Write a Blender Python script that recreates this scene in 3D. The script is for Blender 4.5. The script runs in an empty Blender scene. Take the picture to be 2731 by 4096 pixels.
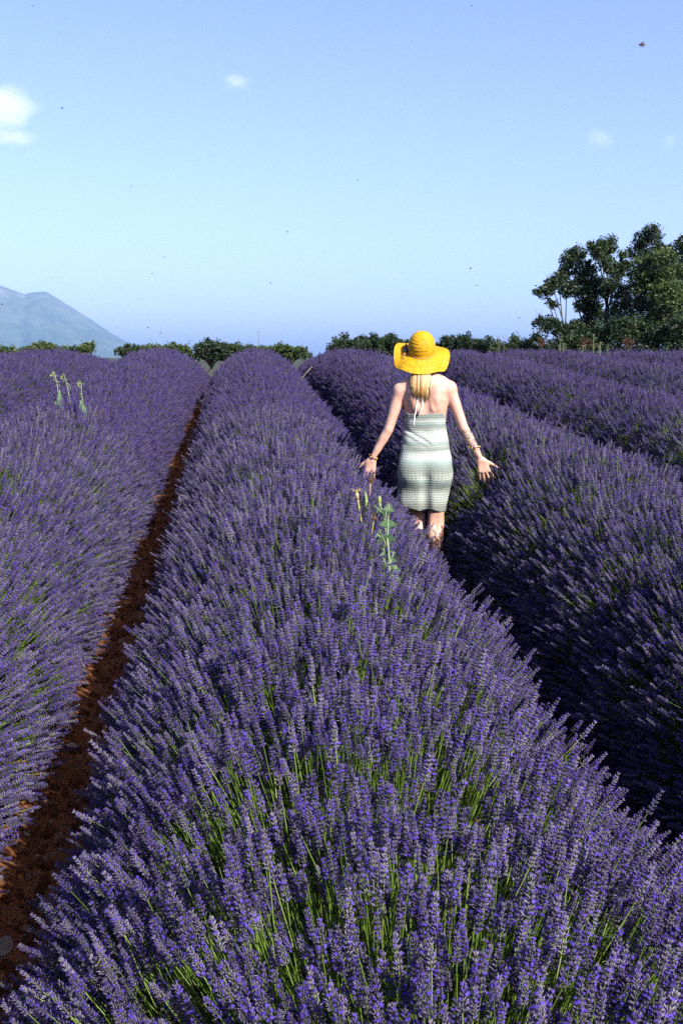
import bpy, math, random
import numpy as np
from mathutils import Vector, Matrix, Euler

R = math.radians
random.seed(7)
rng = np.random.default_rng(7)
scene = bpy.context.scene
COL = scene.collection

# ------------------------------------------------------------------ camera
CAM = Vector((0.0, 0.0, 1.85))
YAW, PITCH = 5.62, 8.58
cd = bpy.data.cameras.new('camera')
cd.sensor_fit = 'VERTICAL'; cd.sensor_height = 36.0; cd.sensor_width = 36.0; cd.lens = 36.0
cd.clip_start = 0.05; cd.clip_end = 60000.0
cam = bpy.data.objects.new('camera', cd); COL.objects.link(cam)
cam.location = CAM; cam.rotation_euler = (R(90 - PITCH), 0, R(-YAW))
scene.camera = cam

# ------------------------------------------------------------------ world + sun
SUN_AZ, SUN_EL = 143.0, 35.5            # degrees clockwise from the viewing direction
az = R(YAW + SUN_AZ)                     # clockwise from +Y
SUN_DIR = Vector((math.sin(az) * math.cos(R(SUN_EL)), math.cos(az) * math.cos(R(SUN_EL)), math.sin(R(SUN_EL))))
world = bpy.data.worlds.new('World'); scene.world = world; world.use_nodes = True
wn = world.node_tree; wn.nodes.clear()
w_out = wn.nodes.new('ShaderNodeOutputWorld'); w_bg = wn.nodes.new('ShaderNodeBackground')
w_sky = wn.nodes.new('ShaderNodeTexSky'); w_sky.sky_type = 'NISHITA'; w_sky.sun_disc = False
w_sky.sun_elevation = R(SUN_EL); w_sky.sun_rotation = az
w_sky.altitude = 600; w_sky.air_density = 1.0; w_sky.dust_density = 4.2; w_sky.ozone_density = 3.0
w_bg.inputs['Strength'].default_value = 0.097
w_mx = wn.nodes.new('ShaderNodeMix'); w_mx.data_type = 'RGBA'; w_mx.blend_type = 'MULTIPLY'; w_mx.inputs[0].default_value = 1.0
w_mx.inputs[7].default_value = (0.88, 0.785, 1.02, 1)          # an even colour balance over the whole sky
wn.links.new(w_sky.outputs[0], w_mx.inputs[6]); wn.links.new(w_mx.outputs[2], w_bg.inputs['Color']); wn.links.new(w_bg.outputs[0], w_out.inputs['Surface'])
sl = bpy.data.lights.new('sun', 'SUN'); sl.energy = 5.0; sl.angle = R(0.5); sl.color = (1.0, 0.955, 0.89)
sun = bpy.data.objects.new('sun', sl); COL.objects.link(sun)
sun.rotation_euler = SUN_DIR.to_track_quat('Z', 'Y').to_euler(); sun.location = (5, -5, 12)
vs = scene.view_settings
vs.view_transform = 'Standard'; vs.look = 'None'; vs.gamma = 1.0; vs.use_curve_mapping = False
vs.exposure = 1.6
cy = scene.cycles
cy.max_bounces = 5; cy.diffuse_bounces = 1; cy.glossy_bounces = 2; cy.transmission_bounces = 3
cy.transparent_max_bounces = 6; cy.volume_bounces = 1; cy.use_denoising = False
cy.caustics_reflective = False; cy.caustics_refractive = False

# ------------------------------------------------------------------ helpers
_cm = cam.rotation_euler.to_matrix()
FPX = 4096.0                              # focal length in pixels of the 2731 x 4096 photograph
def ray(px, py):
    return (_cm @ Vector(((px - 1365.5) / FPX, -(py - 2048.0) / FPX, -1.0)))
def at(px, py, dist):                     # a point at a forward distance (along the camera axis)
    return CAM + ray(px, py) * dist

def tag(o, label=None, cat=None, group=None, kind=None):
    if label: o['label'] = label
    if cat: o['category'] = cat
    if group: o['group'] = group
    if kind: o['kind'] = kind
    return o
def empty(name, loc=(0, 0, 0), parent=None):
    o = bpy.data.objects.new(name, None); COL.objects.link(o); o.location = loc
    o.empty_display_size = 0.1
    if parent: o.parent = parent
    return o
def link(name, me, parent=None, loc=None):
    o = bpy.data.objects.new(name, me); COL.objects.link(o)
    if parent: o.parent = parent
    if loc is not None: o.location = loc
    return o

class MB:
    """collects faces with material slots, builds one mesh"""
    def __init__(s): s.v = []; s.f = []; s.m = []
    def add(s, verts, faces, mi=0):
        n = len(s.v); s.v.extend([tuple(v) for v in verts])
        s.f.extend([tuple(i + n for i in f) for f in faces]); s.m.extend([mi] * len(faces))
    def tube(s, pts, rad, k=6, mi=0, cap=True, flat=1.0):
        pts = [Vector(p) for p in pts]
        if not hasattr(rad, '__len__'): rad = [rad] * len(pts)
        n = len(pts); vs_ = []; up = None
        for i, p in enumerate(pts):
            t = (pts[min(i + 1, n - 1)] - pts[max(i - 1, 0)])
            t = t.normalized() if t.length > 1e-9 else Vector((0, 0, 1))
            if up is None:
                up = Vector((0, 1, 0)) if abs(t.z) > 0.9 else Vector((0, 0, 1))
            a = t.cross(up)
            if a.length < 1e-6: a = t.orthogonal()
            a.normalize(); b = a.cross(t).normalized(); up = b
            for j in range(k):
                w = 2 * math.pi * j / k
                vs_.append(p + a * math.cos(w) * rad[i] + b * math.sin(w) * rad[i] * flat)
        fs = [(i * k + j, i * k + (j + 1) % k, (i + 1) * k + (j + 1) % k, (i + 1) * k + j) for i in range(n - 1) for j in range(k)]
        if cap: fs += [tuple(range(k - 1, -1, -1)), tuple(range((n - 1) * k, n * k))]
        s.add(vs_, fs, mi)
    def ball(s, c, r, seg=8, rings=5, mi=0):
        c = Vector(c); r = r if hasattr(r, '__len__') else (r, r, r)
        vs_ = [(c.x, c.y, c.z + r[2])]
        for i in range(1, rings):
            ph = math.pi * i / rings
            for j in range(seg):
                th = 2 * math.pi * j / seg
                vs_.append((c.x + r[0] * math.sin(ph) * math.cos(th), c.y + r[1] * math.sin(ph) * math.sin(th), c.z + r[2] * math.cos(ph)))
        vs_.append((c.x, c.y, c.z - r[2]))
        fs = [(0, 1 + j, 1 + (j + 1) % seg) for j in range(seg)]
        for i in range(rings - 2):
            a = 1 + i * seg
            fs += [(a + j, a + seg + j, a + seg + (j + 1) % seg, a + (j + 1) % seg) for j in range(seg)]
        a = 1 + (rings - 2) * seg; e = len(vs_) - 1
        fs += [(e, a + (j + 1) % seg, a + j) for j in range(seg)]
        s.add(vs_, fs, mi)
    def mesh(s, name, mats, smooth=True):
        me = bpy.data.meshes.new(name); me.from_pydata(s.v, [], s.f)
        for m in mats: me.materials.append(m)
        me.polygons.foreach_set('material_index', s.m)
        me.polygons.foreach_set('use_smooth', [smooth] * len(s.f)); me.update()
        return me
    def build(s, name, mats, parent=None, loc=None, smooth=True):
        if not isinstance(mats, (list, tuple)): mats = [mats]
        return link(name, s.mesh(name, mats, smooth), parent, loc)

def np_mesh(name, V, F, mats=(), smooth=True):
    """V (n,3), F (m,k) numpy arrays -> mesh"""
    me = bpy.data.meshes.new(name)
    n, m, k = len(V), len(F), F.shape[1]
    me.vertices.add(n); me.vertices.foreach_set('co', np.ascontiguousarray(V, dtype=np.float32).ravel())
    me.loops.add(m * k); me.loops.foreach_set('vertex_index', np.ascontiguousarray(F, dtype=np.int32).ravel())
    me.polygons.add(m)
    me.polygons.foreach_set('loop_start', np.arange(0, m * k, k, dtype=np.int32))
    me.polygons.foreach_set('use_smooth', np.full(m, smooth, dtype=bool))
    for mm in mats: me.materials.append(mm)
    me.update(calc_edges=True); me.validate()
    return me
def grid_faces(nu, nv, wrap_u=False):
    a = np.arange(nu * nv).reshape(nu, nv)
    b = np.roll(a, -1, axis=0) if wrap_u else None
    if wrap_u: p, q = a, b
    else: p, q = a[:-1], a[1:]
    return np.stack([p[:, :-1], q[:, :-1], q[:, 1:], p[:, 1:]], -1).reshape(-1, 4)

class Noise:
    """cheap smooth noise: a sum of random sines, about -1..1"""
    def __init__(s, dim, freq, n=10, seed=0):
        g = np.random.default_rng(seed)
        d = g.normal(size=(n, dim)); d /= np.linalg.norm(d, axis=1, keepdims=True)
        s.k = d * (freq * 2 * np.pi * g.uniform(0.5, 1.6, (n, 1))); s.p = g.uniform(0, 6.28, n); s.n = n
    def __call__(s, *c):
        out = 0
        for k, p in zip(s.k, s.p):
            ph = p
            for kk, cc in zip(k, c): ph = ph + kk * cc
            out = out + np.sin(ph)
        return out / math.sqrt(s.n) / 1.4

# ------------------------------------------------------------------ materials
def nt(name):
    m = bpy.data.materials.new(name); m.use_nodes = True
    t = m.node_tree; t.nodes.clear()
    return m, t, t.nodes.new('ShaderNodeOutputMaterial')
def node(t, kind, **kw):
    n = t.nodes.new(kind)
    for k, v in kw.items(): setattr(n, k, v)
    return n
def ramp(t, fac, stops, interp='LINEAR'):
    r = node(t, 'ShaderNodeValToRGB'); r.color_ramp.interpolation = interp
    e = r.color_ramp.elements
    while len(e) > 1: e.remove(e[-1])
    e[0].position = stops[0][0]; e[0].color = (*stops[0][1], 1)
    for p, c in stops[1:]:
        x = e.new(p); x.color = (*c, 1)
    if fac is not None: t.links.new(fac, r.inputs[0])
    return r.outputs[0]
def math_n(t, op, a, b=None, c=None):
    n = node(t, 'ShaderNodeMath', operation=op)
    for i, v in enumerate((a, b, c)):
        if v is None: continue
        if hasattr(v, 'is_linked'): t.links.new(v, n.inputs[i])
        else: n.inputs[i].default_value = v
    return n.outputs[0]
def mixc(t, fac, a, b, blend='MIX'):
    n = node(t, 'ShaderNodeMix', data_type='RGBA', blend_type=blend)
    for i, v in ((0, fac), (6, a), (7, b)):
        if hasattr(v, 'is_linked'): t.links.new(v, n.inputs[i])
        else: n.inputs[i].default_value = v if i == 0 else (*v, 1)
    return n.outputs[2]
def noise(t, scale, detail=3.0, coord='Object', rough=0.55, out='Fac'):
    tc = node(t, 'ShaderNodeTexCoord'); n = node(t, 'ShaderNodeTexNoise')
    n.inputs['Scale'].default_value = scale; n.inputs['Detail'].default_value = detail; n.inputs['Roughness'].default_value = rough
    t.links.new(tc.outputs[coord], n.inputs['Vector'])
    return n.outputs[out]
def surf(name, stops, scale=20.0, rough=0.7, bump=0.0, bump_scale=None, by='noise', spec=0.3, trans=0.0, detail=4.0):
    """principled material, colour from a noise or from the per-object random through a ramp"""
    m, t, o = nt(name)
    p = node(t, 'ShaderNodeBsdfPrincipled')
    f = noise(t, scale, detail)
    if by == 'random':
        oi = node(t, 'ShaderNodeObjectInfo')
        f = math_n(t, 'ADD', math_n(t, 'MULTIPLY', oi.outputs['Random'], 0.75), math_n(t, 'MULTIPLY', f, 0.25))
    t.links.new(ramp(t, f, stops), p.inputs['Base Color'])
    p.inputs['Roughness'].default_value = rough; p.inputs['Specular IOR Level'].default_value = spec
    if bump:
        b = node(t, 'ShaderNodeBump'); b.inputs['Strength'].default_value = bump; b.inputs['Distance'].default_value = 0.02
        t.links.new(noise(t, bump_scale or scale, 5.0), b.inputs['Height']); t.links.new(b.outputs[0], p.inputs['Normal'])
    if trans:
        tr = node(t, 'ShaderNodeBsdfTranslucent'); mx = node(t, 'ShaderNodeMixShader'); mx.inputs[0].default_value = trans
        t.links.new(p.inputs['Base Color'].links[0].from_socket, tr.inputs['Color'])
        t.links.new(p.outputs[0], mx.inputs[1]); t.links.new(tr.outputs[0], mx.inputs[2]); t.links.new(mx.outputs[0], o.inputs['Surface'])
    else:
        t.links.new(p.outputs[0], o.inputs['Surface'])
    return m

M = {}
M['calyx_far'] = surf('calyx_far', [(0.0, (0.015, 0.0085, 0.036)), (0.5, (0.031, 0.020, 0.061)), (1.0, (0.070, 0.053, 0.098))], 220, 0.5, by='random', spec=0.45)
M['calyx'] = surf('calyx', [(0.0, (0.013, 0.0088, 0.027)), (0.4, (0.031, 0.0235, 0.050)), (0.72, (0.060, 0.050, 0.080)), (0.9, (0.105, 0.094, 0.115)), (1.0, (0.125, 0.102, 0.088))], 220, 0.48, by='random', spec=0.5)
M['corolla'] = surf('corolla', [(0.0, (0.034, 0.017, 0.17)), (0.6, (0.055, 0.030, 0.24)), (1.0, (0.095, 0.060, 0.30))], 200, 0.7, by='random', spec=0.15, trans=0.25)
M['stem'] = surf('lavender_stem', [(0.0, (0.022, 0.045, 0.004)), (0.6, (0.060, 0.105, 0.009)), (0.9, (0.15, 0.20, 0.055)), (1.0, (0.22, 0.25, 0.11))], 60, 0.45, by='random', spec=0.4)
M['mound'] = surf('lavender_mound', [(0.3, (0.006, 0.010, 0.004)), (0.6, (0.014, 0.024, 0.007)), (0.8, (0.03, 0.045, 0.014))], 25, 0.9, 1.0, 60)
M['bark'] = surf('bark', [(0.3, (0.010, 0.008, 0.007)), (0.7, (0.032, 0.028, 0.024))], 6, 0.9, 0.5, 20)
M['leaf_dark'] = surf('oak_leaf_dark', [(0.3, (0.005, 0.012, 0.003)), (0.55, (0.011, 0.025, 0.005)), (0.75, (0.028, 0.050, 0.010))], 0.9, 0.55, trans=0.2)
M['leaf_mid'] = surf('oak_leaf', [(0.3, (0.009, 0.019, 0.004)), (0.55, (0.019, 0.037, 0.007)), (0.75, (0.045, 0.066, 0.015))], 0.9, 0.55, trans=0.2)
M['leaf_light'] = surf('leaf_light', [(0.3, (0.020, 0.038, 0.008)), (0.55, (0.038, 0.063, 0.012)), (0.75, (0.068, 0.095, 0.02))], 1.2, 0.55, trans=0.25)
M['leaf_rust'] = surf('leaf_rust', [(0.3, (0.022, 0.011, 0.005)), (0.7, (0.055, 0.026, 0.010))], 2.0, 0.7, trans=0.2)

# ------------------------------------------------------------------ terrain
SLOPE = 0.057
def zg_y(y):
    """ground profile along the rows: a gentle rise to a crest about 19 m away, then level"""
    y = np.asarray(y, dtype=float)
    a, k = 15.0, 0.0115
    t = np.clip(y - a, 0, 8.0)
    z = SLOPE * np.minimum(y, a) + SLOPE * t - 0.5 * k * t * t
    e = SLOPE - k * 8.0
    u = np.clip(y - a - 8.0, 0, 12.0)
    z = z + e * u - 0.5 * (e / 12.0) * u * u
    return z
ROW0, SPACING = 0.265, 1.745
def furrow(x):
    return 0.5 - 0.5 * np.cos(2 * np.pi * ((np.asarray(x) - ROW0) / SPACING))   # 1 in the furrow, 0 in the row
def zg(x, y): return zg_y(y) - 0.07 * furrow(x)

# far ground as one sheet
ys = np.concatenate([[-16000, -4000, -800, -200, -60], np.arange(-30, 48, 1.0), [55, 80, 150, 400, 1200, 4000, 9000, 16000]])
xs = np.array([-16000, -5000, -1000, -200, -60, -20, 0, 20, 60, 200, 1000, 5000, 16000.0])
XX, YY = np.meshgrid(xs, ys, indexing='ij')
ZZ = zg_y(np.maximum(YY, -30)) - 0.10
V = np.stack([XX, YY, ZZ], -1).reshape(-1, 3)
M['ground'] = surf('field_ground', [(0.3, (0.022, 0.018, 0.008)), (0.55, (0.022, 0.026, 0.008)), (0.75, (0.016, 0.026, 0.006))], 0.15, 0.95, 0.4, 3.0)
tag(link('ground', np_mesh('ground', V, grid_faces(len(xs), len(ys))[:, ::-1], [M['ground']])), kind='structure')

# soil strips between the rows, with clods modelled into the surface
m, t, o = nt('red_soil')
p = node(t, 'ShaderNodeBsdfPrincipled')
n1 = noise(t, 7, 6); n2 = noise(t, 55, 6)
c = ramp(t, n1, [(0.3, (0.07, 0.026, 0.010)), (0.55, (0.145, 0.056, 0.020)), (0.75, (0.25, 0.115, 0.048))])
c = mixc(t, math_n(t, 'MULTIPLY', n2, 0.5), c, (0.15, 0.062, 0.028))
t.links.new(c, p.inputs['Base Color']); p.inputs['Roughness'].default_value = 0.95; p.inputs['Specular IOR Level'].default_value = 0.1
b = node(t, 'ShaderNodeBump'); b.inputs['Strength'].default_value = 0.9; b.inputs['Distance'].default_value = 0.015
t.links.new(noise(t, 90, 8), b.inputs['Height']); t.links.new(b.outputs[0], p.inputs['Normal'])
t.links.new(p.outputs[0], o.inputs['Surface']); M['soil'] = m
N_a, N_b, N_c = Noise(2, 3.0, 10, 1), Noise(2, 9.0, 14, 2), Noise(2, 24.0, 16, 3)
def soil_z(X, Y):
    return zg(X, Y) + 0.018 * N_a(X, Y * 0.7) + 0.022 * np.abs(N_b(X * 0.5, Y * 1.3)) + 0.010 * N_c(X, Y) - 0.012
FURROWS = [ROW0 + SPACING * (i + 0.5) for i in range(-5, 7)]
for i, xf in enumerate(FURROWS):
    near = abs(xf) < 1.6
    dx, dy = (0.016, 0.018) if near else (0.05, 0.06)
    y0, y1 = (0.4, 22.0) if near else (1.5, 24.0)
    x_ = np.arange(xf - 0.60, xf + 0.601, dx)
    y_ = y0 + (y1 - y0) * np.linspace(0, 1, int((y1 - y0) / dy / (2.2 if near else 1.0))) ** (1.8 if near else 1.0)
    XX, YY = np.meshgrid(x_, y_, indexing='ij')
    V = np.stack([XX, YY, soil_z(XX, YY)], -1).reshape(-1, 3)
    tag(link('furrow_soil', np_mesh('furrow_soil', V, grid_faces(len(x_), len(y_))[:, ::-1], [M['soil']])), kind='structure')

# ------------------------------------------------------------------ mountain, 12 km away
D_M = 12000.0
g = np.random.default_rng(5)
prof_px = [(-1500, 1260), (-1100, 1190), (-700, 1120), (-400, 1075), (-150, 1105), (0, 1142), (60, 1163), (110, 1180), (150, 1174), (195, 1170), (240, 1195),
           (300, 1232), (380, 1288), (450, 1335), (520, 1374), (600, 1402), (720, 1425), (900, 1440), (1100, 1455), (1300, 1470)]
pp = np.array(prof_px, float)
u = np.linspace(-1500, 1300, 220); v = np.linspace(-1, 1, 90)
crest = np.interp(u, pp[:, 0], pp[:, 1])
N_m = Noise(1, 0.004, 8, 31); crest = crest + 2.0 * N_m(u) + 1.2 * Noise(1, 0.02, 8, 32)(u)
V = []
N1, N2 = Noise(2, 1.1, 10, 41), Noise(2, 3.2, 12, 42)
for i, ux in enumerate(u):
    rt = ray(ux, 1430.0)
    hgt = max(0.0, (1430.0 - crest[i]) / FPX * D_M)
    for vv in v:
        d = D_M + vv * 2600.0
        P = CAM + rt * d
        f = 1.0 - abs(vv) ** 1.15
        rid = 1 - np.abs(N1(ux * 0.006, vv * 2.0)); rid2 = N2(ux * 0.006, vv * 2.0)
        h = hgt * f * (1 - (1 - f) * 0.45 * (1 - rid)) + hgt * 0.05 * rid2 * (1 - f) * f * 2
        V.append((P.x, P.y, -30 + (h + 32) if h > 0 else -30))
m, t, o = nt('mountain_slope')
p = node(t, 'ShaderNodeBsdfPrincipled'); p.inputs['Roughness'].default_value = 1.0; p.inputs['Specular IOR Level'].default_value = 0.0
nz = noise(t, 0.0025, 8, rough=0.65); geo = node(t, 'ShaderNodeNewGeometry'); sx = node(t, 'ShaderNodeSeparateXYZ'); t.links.new(geo.outputs['Position'], sx.inputs[0])
hh = math_n(t, 'MULTIPLY', sx.outputs['Z'], 1 / 900.0)
k = math_n(t, 'ADD', nz, math_n(t, 'MULTIPLY', hh, 0.20))
t.links.new(ramp(t, k, [(0.45, (0.035, 0.05, 0.03)), (0.70, (0.06, 0.07, 0.045)), (0.80, (0.10, 0.095, 0.085)), (0.92, (0.22, 0.20, 0.175))]), p.inputs['Base Color'])
t.links.new(p.outputs[0], o.inputs['Surface'])
tag(link('mountain', np_mesh('mountain', np.array(V), grid_faces(len(u), len(v))[:, ::-1], [m])), kind='structure')

# ------------------------------------------------------------------ haze: one closed box of even air
HB = (-17000, 17000, -17000, 17000, -45.0, 1150.0)
mb = MB()
x0, x1, y0, y1, z0, z1 = HB
mb.add([(x0, y0, z0), (x1, y0, z0), (x1, y1, z0), (x0, y1, z0), (x0, y0, z1), (x1, y0, z1), (x1, y1, z1), (x0, y1, z1)],
       [(3, 2, 1, 0), (4, 5, 6, 7), (0, 1, 5, 4), (1, 2, 6, 5), (2, 3, 7, 6), (3, 0, 4, 7)])
m, t, o = nt('haze_air')
pv = node(t, 'ShaderNodeVolumePrincipled')
pv.inputs['Color'].default_value = (0.29, 0.52, 0.92, 1); pv.inputs['Density'].default_value = 4.0e-5; pv.inputs['Anisotropy'].default_value = 0.0
t.links.new(pv.outputs[0], o.inputs['Volume'])
tag(mb.build('haze', m, smooth=False), kind='stuff')

# ------------------------------------------------------------------ lavender
def spike_mesh(name, seed, whorls=8, per=8, length=0.075, lod=0):
    """one flower spike: origin at the base of the head, head up +Z, stem down -Z"""
    g = random.Random(seed); mb = MB()
    # stem, slightly bowed
    sb = g.uniform(-0.012, 0.012); sc_ = g.uniform(-0.012, 0.012)
    L = 0.42
    pts = [(sb * math.sin(math.pi * q), sc_ * math.sin(math.pi * q), -L + L * q) for q in (0, 0.25, 0.5, 0.75, 1.0)]
    pts.append((0, 0, length * 0.9))
    mb.tube(pts, [0.0016, 0.0015, 0.0014, 0.0013, 0.0012, 0.0007], 3 if lod else 4, 2, cap=False)
    z = 0.0
    zs = []
    q = 0
    if g.random() < 0.55: zs.append(-g.uniform(0.012, 0.025))        # a detached lower whorl
    while z < length:
        zs.append(z); z += length / whorls * g.uniform(0.85, 1.15)
    for wi, z in enumerate(zs):
        f = max(0.0, z / length)
        r0 = 0.0042 * (1 - 0.45 * f)
        cl = (0.0108 if not lod else 0.0118) * (1 - 0.25 * f); cr = (0.0015 if not lod else 0.0026)
        n = per if z >= 0 else per - 2
        tw = g.uniform(0, 6.28)
        for j in range(n):
            a = tw + 2 * math.pi * (j + g.uniform(-0.25, 0.25)) / n
            tilt = g.uniform(0.45, 1.10) * (1 - 0.45 * f)
            rad = Vector((math.cos(a), math.sin(a), 0))
            d = (rad * math.sin(tilt) + Vector((0, 0, 1)) * math.cos(tilt)).normalized()
            b0 = rad * r0 * 0.5 + Vector((0, 0, z + g.uniform(-0.0015, 0.0015)))
            e = b0 + d * cl * g.uniform(0.85, 1.15)
            s = d.cross(rad).normalized(); k2 = d.cross(s).normalized()
            nv = 3 if lod else 4
            mid = b0 + d * cl * 0.55
            vv = []
            for c_, r_ in ((b0, cr * 0.55), (mid, cr), (e, cr * 0.7)):
                for q in range(nv):
                    w = 2 * math.pi * q / nv
                    vv.append(c_ + s * math.cos(w) * r_ + k2 * math.sin(w) * r_)
            ff = [(i * nv + q, i * nv + (q + 1) % nv, (i + 1) * nv + (q + 1) % nv, (i + 1) * nv + q) for i in range(2) for q in range(nv)]
            ff.append(tuple(range(2 * nv, 3 * nv)))
            mb.add(vv, ff, 0)
            if g.random() < (0.27 if not lod else 0.38):               # open flower
                pr = g.uniform(0.0028, 0.0046) if not lod else 0.0050
                ctr = e + d * 0.0010
                nn = 5 if not lod else 4
                vv = [ctr + d * 0.0002]
                for q in range(nn * 2):
                    w = math.pi * q / nn
                    rr = pr * (1.0 if q % 2 == 0 else 0.5)
                    vv.append(ctr + (s * math.cos(w) + k2 * math.sin(w)) * rr + d * (0.0014 if q % 2 == 0 else 0.0))
                mb.add(vv, [(0, 1 + q, 1 + (q + 1) % (nn * 2)) for q in range(nn * 2)], 1)
    return mb.mesh(name, [M['calyx_far' if lod else 'calyx'], M['corolla'], M['stem']], smooth=True)

HI, LO = 8, 5
pc_hi = bpy.data.collections.new('spike_shapes_near'); pc_lo = bpy.data.collections.new('spike_shapes_far')
hi_meshes = []
for i in range(HI):
    me = spike_mesh('flower_spike', 100 + i, whorls=6 + i % 2, per=8, length=(0.050, 0.058, 0.066, 0.054, 0.070, 0.047, 0.061, 0.066)[i])
    hi_meshes.append(me)
    pc_hi.objects.link(bpy.data.objects.new('flower_spike_shape_%d' % i, me))
for i in range(LO):
    me = spike_mesh('flower_spike_far', 200 + i, whorls=5, per=5, length=0.052 + 0.004 * i, lod=1)
    pc_lo.objects.link(bpy.data.objects.new('flower_spike_far_shape_%d' % i, me))

def scatter_nodes(name, coll):
    ng = bpy.data.node_groups.new(name, 'GeometryNodeTree')
    ng.interface.new_socket('Geometry', in_out='INPUT', socket_type='NodeSocketGeometry')
    ng.interface.new_socket('Geometry', in_out='OUTPUT', socket_type='NodeSocketGeometry')
    gi = ng.nodes.new('NodeGroupInput'); go = ng.nodes.new('NodeGroupOutput')
    ci = ng.nodes.new('GeometryNodeCollectionInfo'); ci.inputs['Collection'].default_value = coll
    ci.inputs['Separate Children'].default_value = True; ci.inputs['Reset Children'].default_value = True
    ip = ng.nodes.new('GeometryNodeInstanceOnPoints'); ip.inputs['Pick Instance'].default_value = True
    def attr(nm, ty):
        a = ng.nodes.new('GeometryNodeInputNamedAttribute'); a.data_type = ty; a.inputs['Name'].default_value = nm
        return a.outputs['Attribute']
    er = ng.nodes.new('FunctionNodeEulerToRotation')
    ng.links.new(attr('rot', 'FLOAT_VECTOR'), er.inputs[0]); ng.links.new(er.outputs[0], ip.inputs['Rotation'])
    ng.links.new(attr('size', 'FLOAT'), ip.inputs['Scale']); ng.links.new(attr('pick', 'INT'), ip.inputs['Instance Index'])
    ng.links.new(gi.outputs[0], ip.inputs['Points']); ng.links.new(ci.outputs[0], ip.inputs['Instance'])
    ng.links.new(ip.outputs[0], go.inputs[0])
    return ng
NG_HI, NG_LO = scatter_nodes('scatter_near', pc_hi), scatter_nodes('scatter_far', pc_lo)

def euler_from_dir(d, spin):
    """XYZ euler that turns +Z to d (after a spin about Z)"""
    th = np.arccos(np.clip(d[:, 2], -1, 1)); ph = np.arctan2(d[:, 1], d[:, 0])
    out = np.empty((len(d), 3))
    # R = Rz(ph) Ry(th) Rz(spin): convert to XYZ euler
    ct, st, cp, sp, cs, ss = np.cos(th), np.sin(th), np.cos(ph), np.sin(ph), np.cos(spin), np.sin(spin)
    r00 = cp * ct * cs - sp * ss; r10 = sp * ct * cs + cp * ss; r20 = -st * cs
    r21 = st * ss; r22 = ct
    out[:, 0] = np.arctan2(r21, r22); out[:, 1] = np.arcsin(np.clip(-r20, -1, 1)); out[:, 2] = np.arctan2(r10, r00)
    return out

def scatter(name, P, rot, size, pick, ng, parent=None, kind='stuff'):
    me = bpy.data.meshes.new(name); me.vertices.add(len(P))
    me.vertices.foreach_set('co', P.astype(np.float32).ravel())
    a = me.attributes.new('rot', 'FLOAT_VECTOR', 'POINT'); a.data.foreach_set('vector', rot.astype(np.float32).ravel())
    a = me.attributes.new('size', 'FLOAT', 'POINT'); a.data.foreach_set('value', size.astype(np.float32))
    a = me.attributes.new('pick', 'INT', 'POINT'); a.data.foreach_set('value', pick.astype(np.int32))
    o = link(name, me, parent); md = o.modifiers.new('scatter', 'NODES'); md.node_group = ng
    o['kind'] = kind
    return o

WOMAN = Vector((1.22, 6.72, 0))
WOMAN.z = float(zg(WOMAN.x, WOMAN.y)) + 0.01
camM = np.array(cam.matrix_basis.inverted()) if False else np.array((Matrix.Translation(CAM) @ cam.rotation_euler.to_matrix().to_4x4()).inverted())
def project(P):
    Q = P @ camM[:3, :3].T + camM[:3, 3]
    d = -Q[:, 2]
    return 1365.5 + FPX * Q[:, 0] / d, 2048 - FPX * Q[:, 1] / d, d

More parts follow.
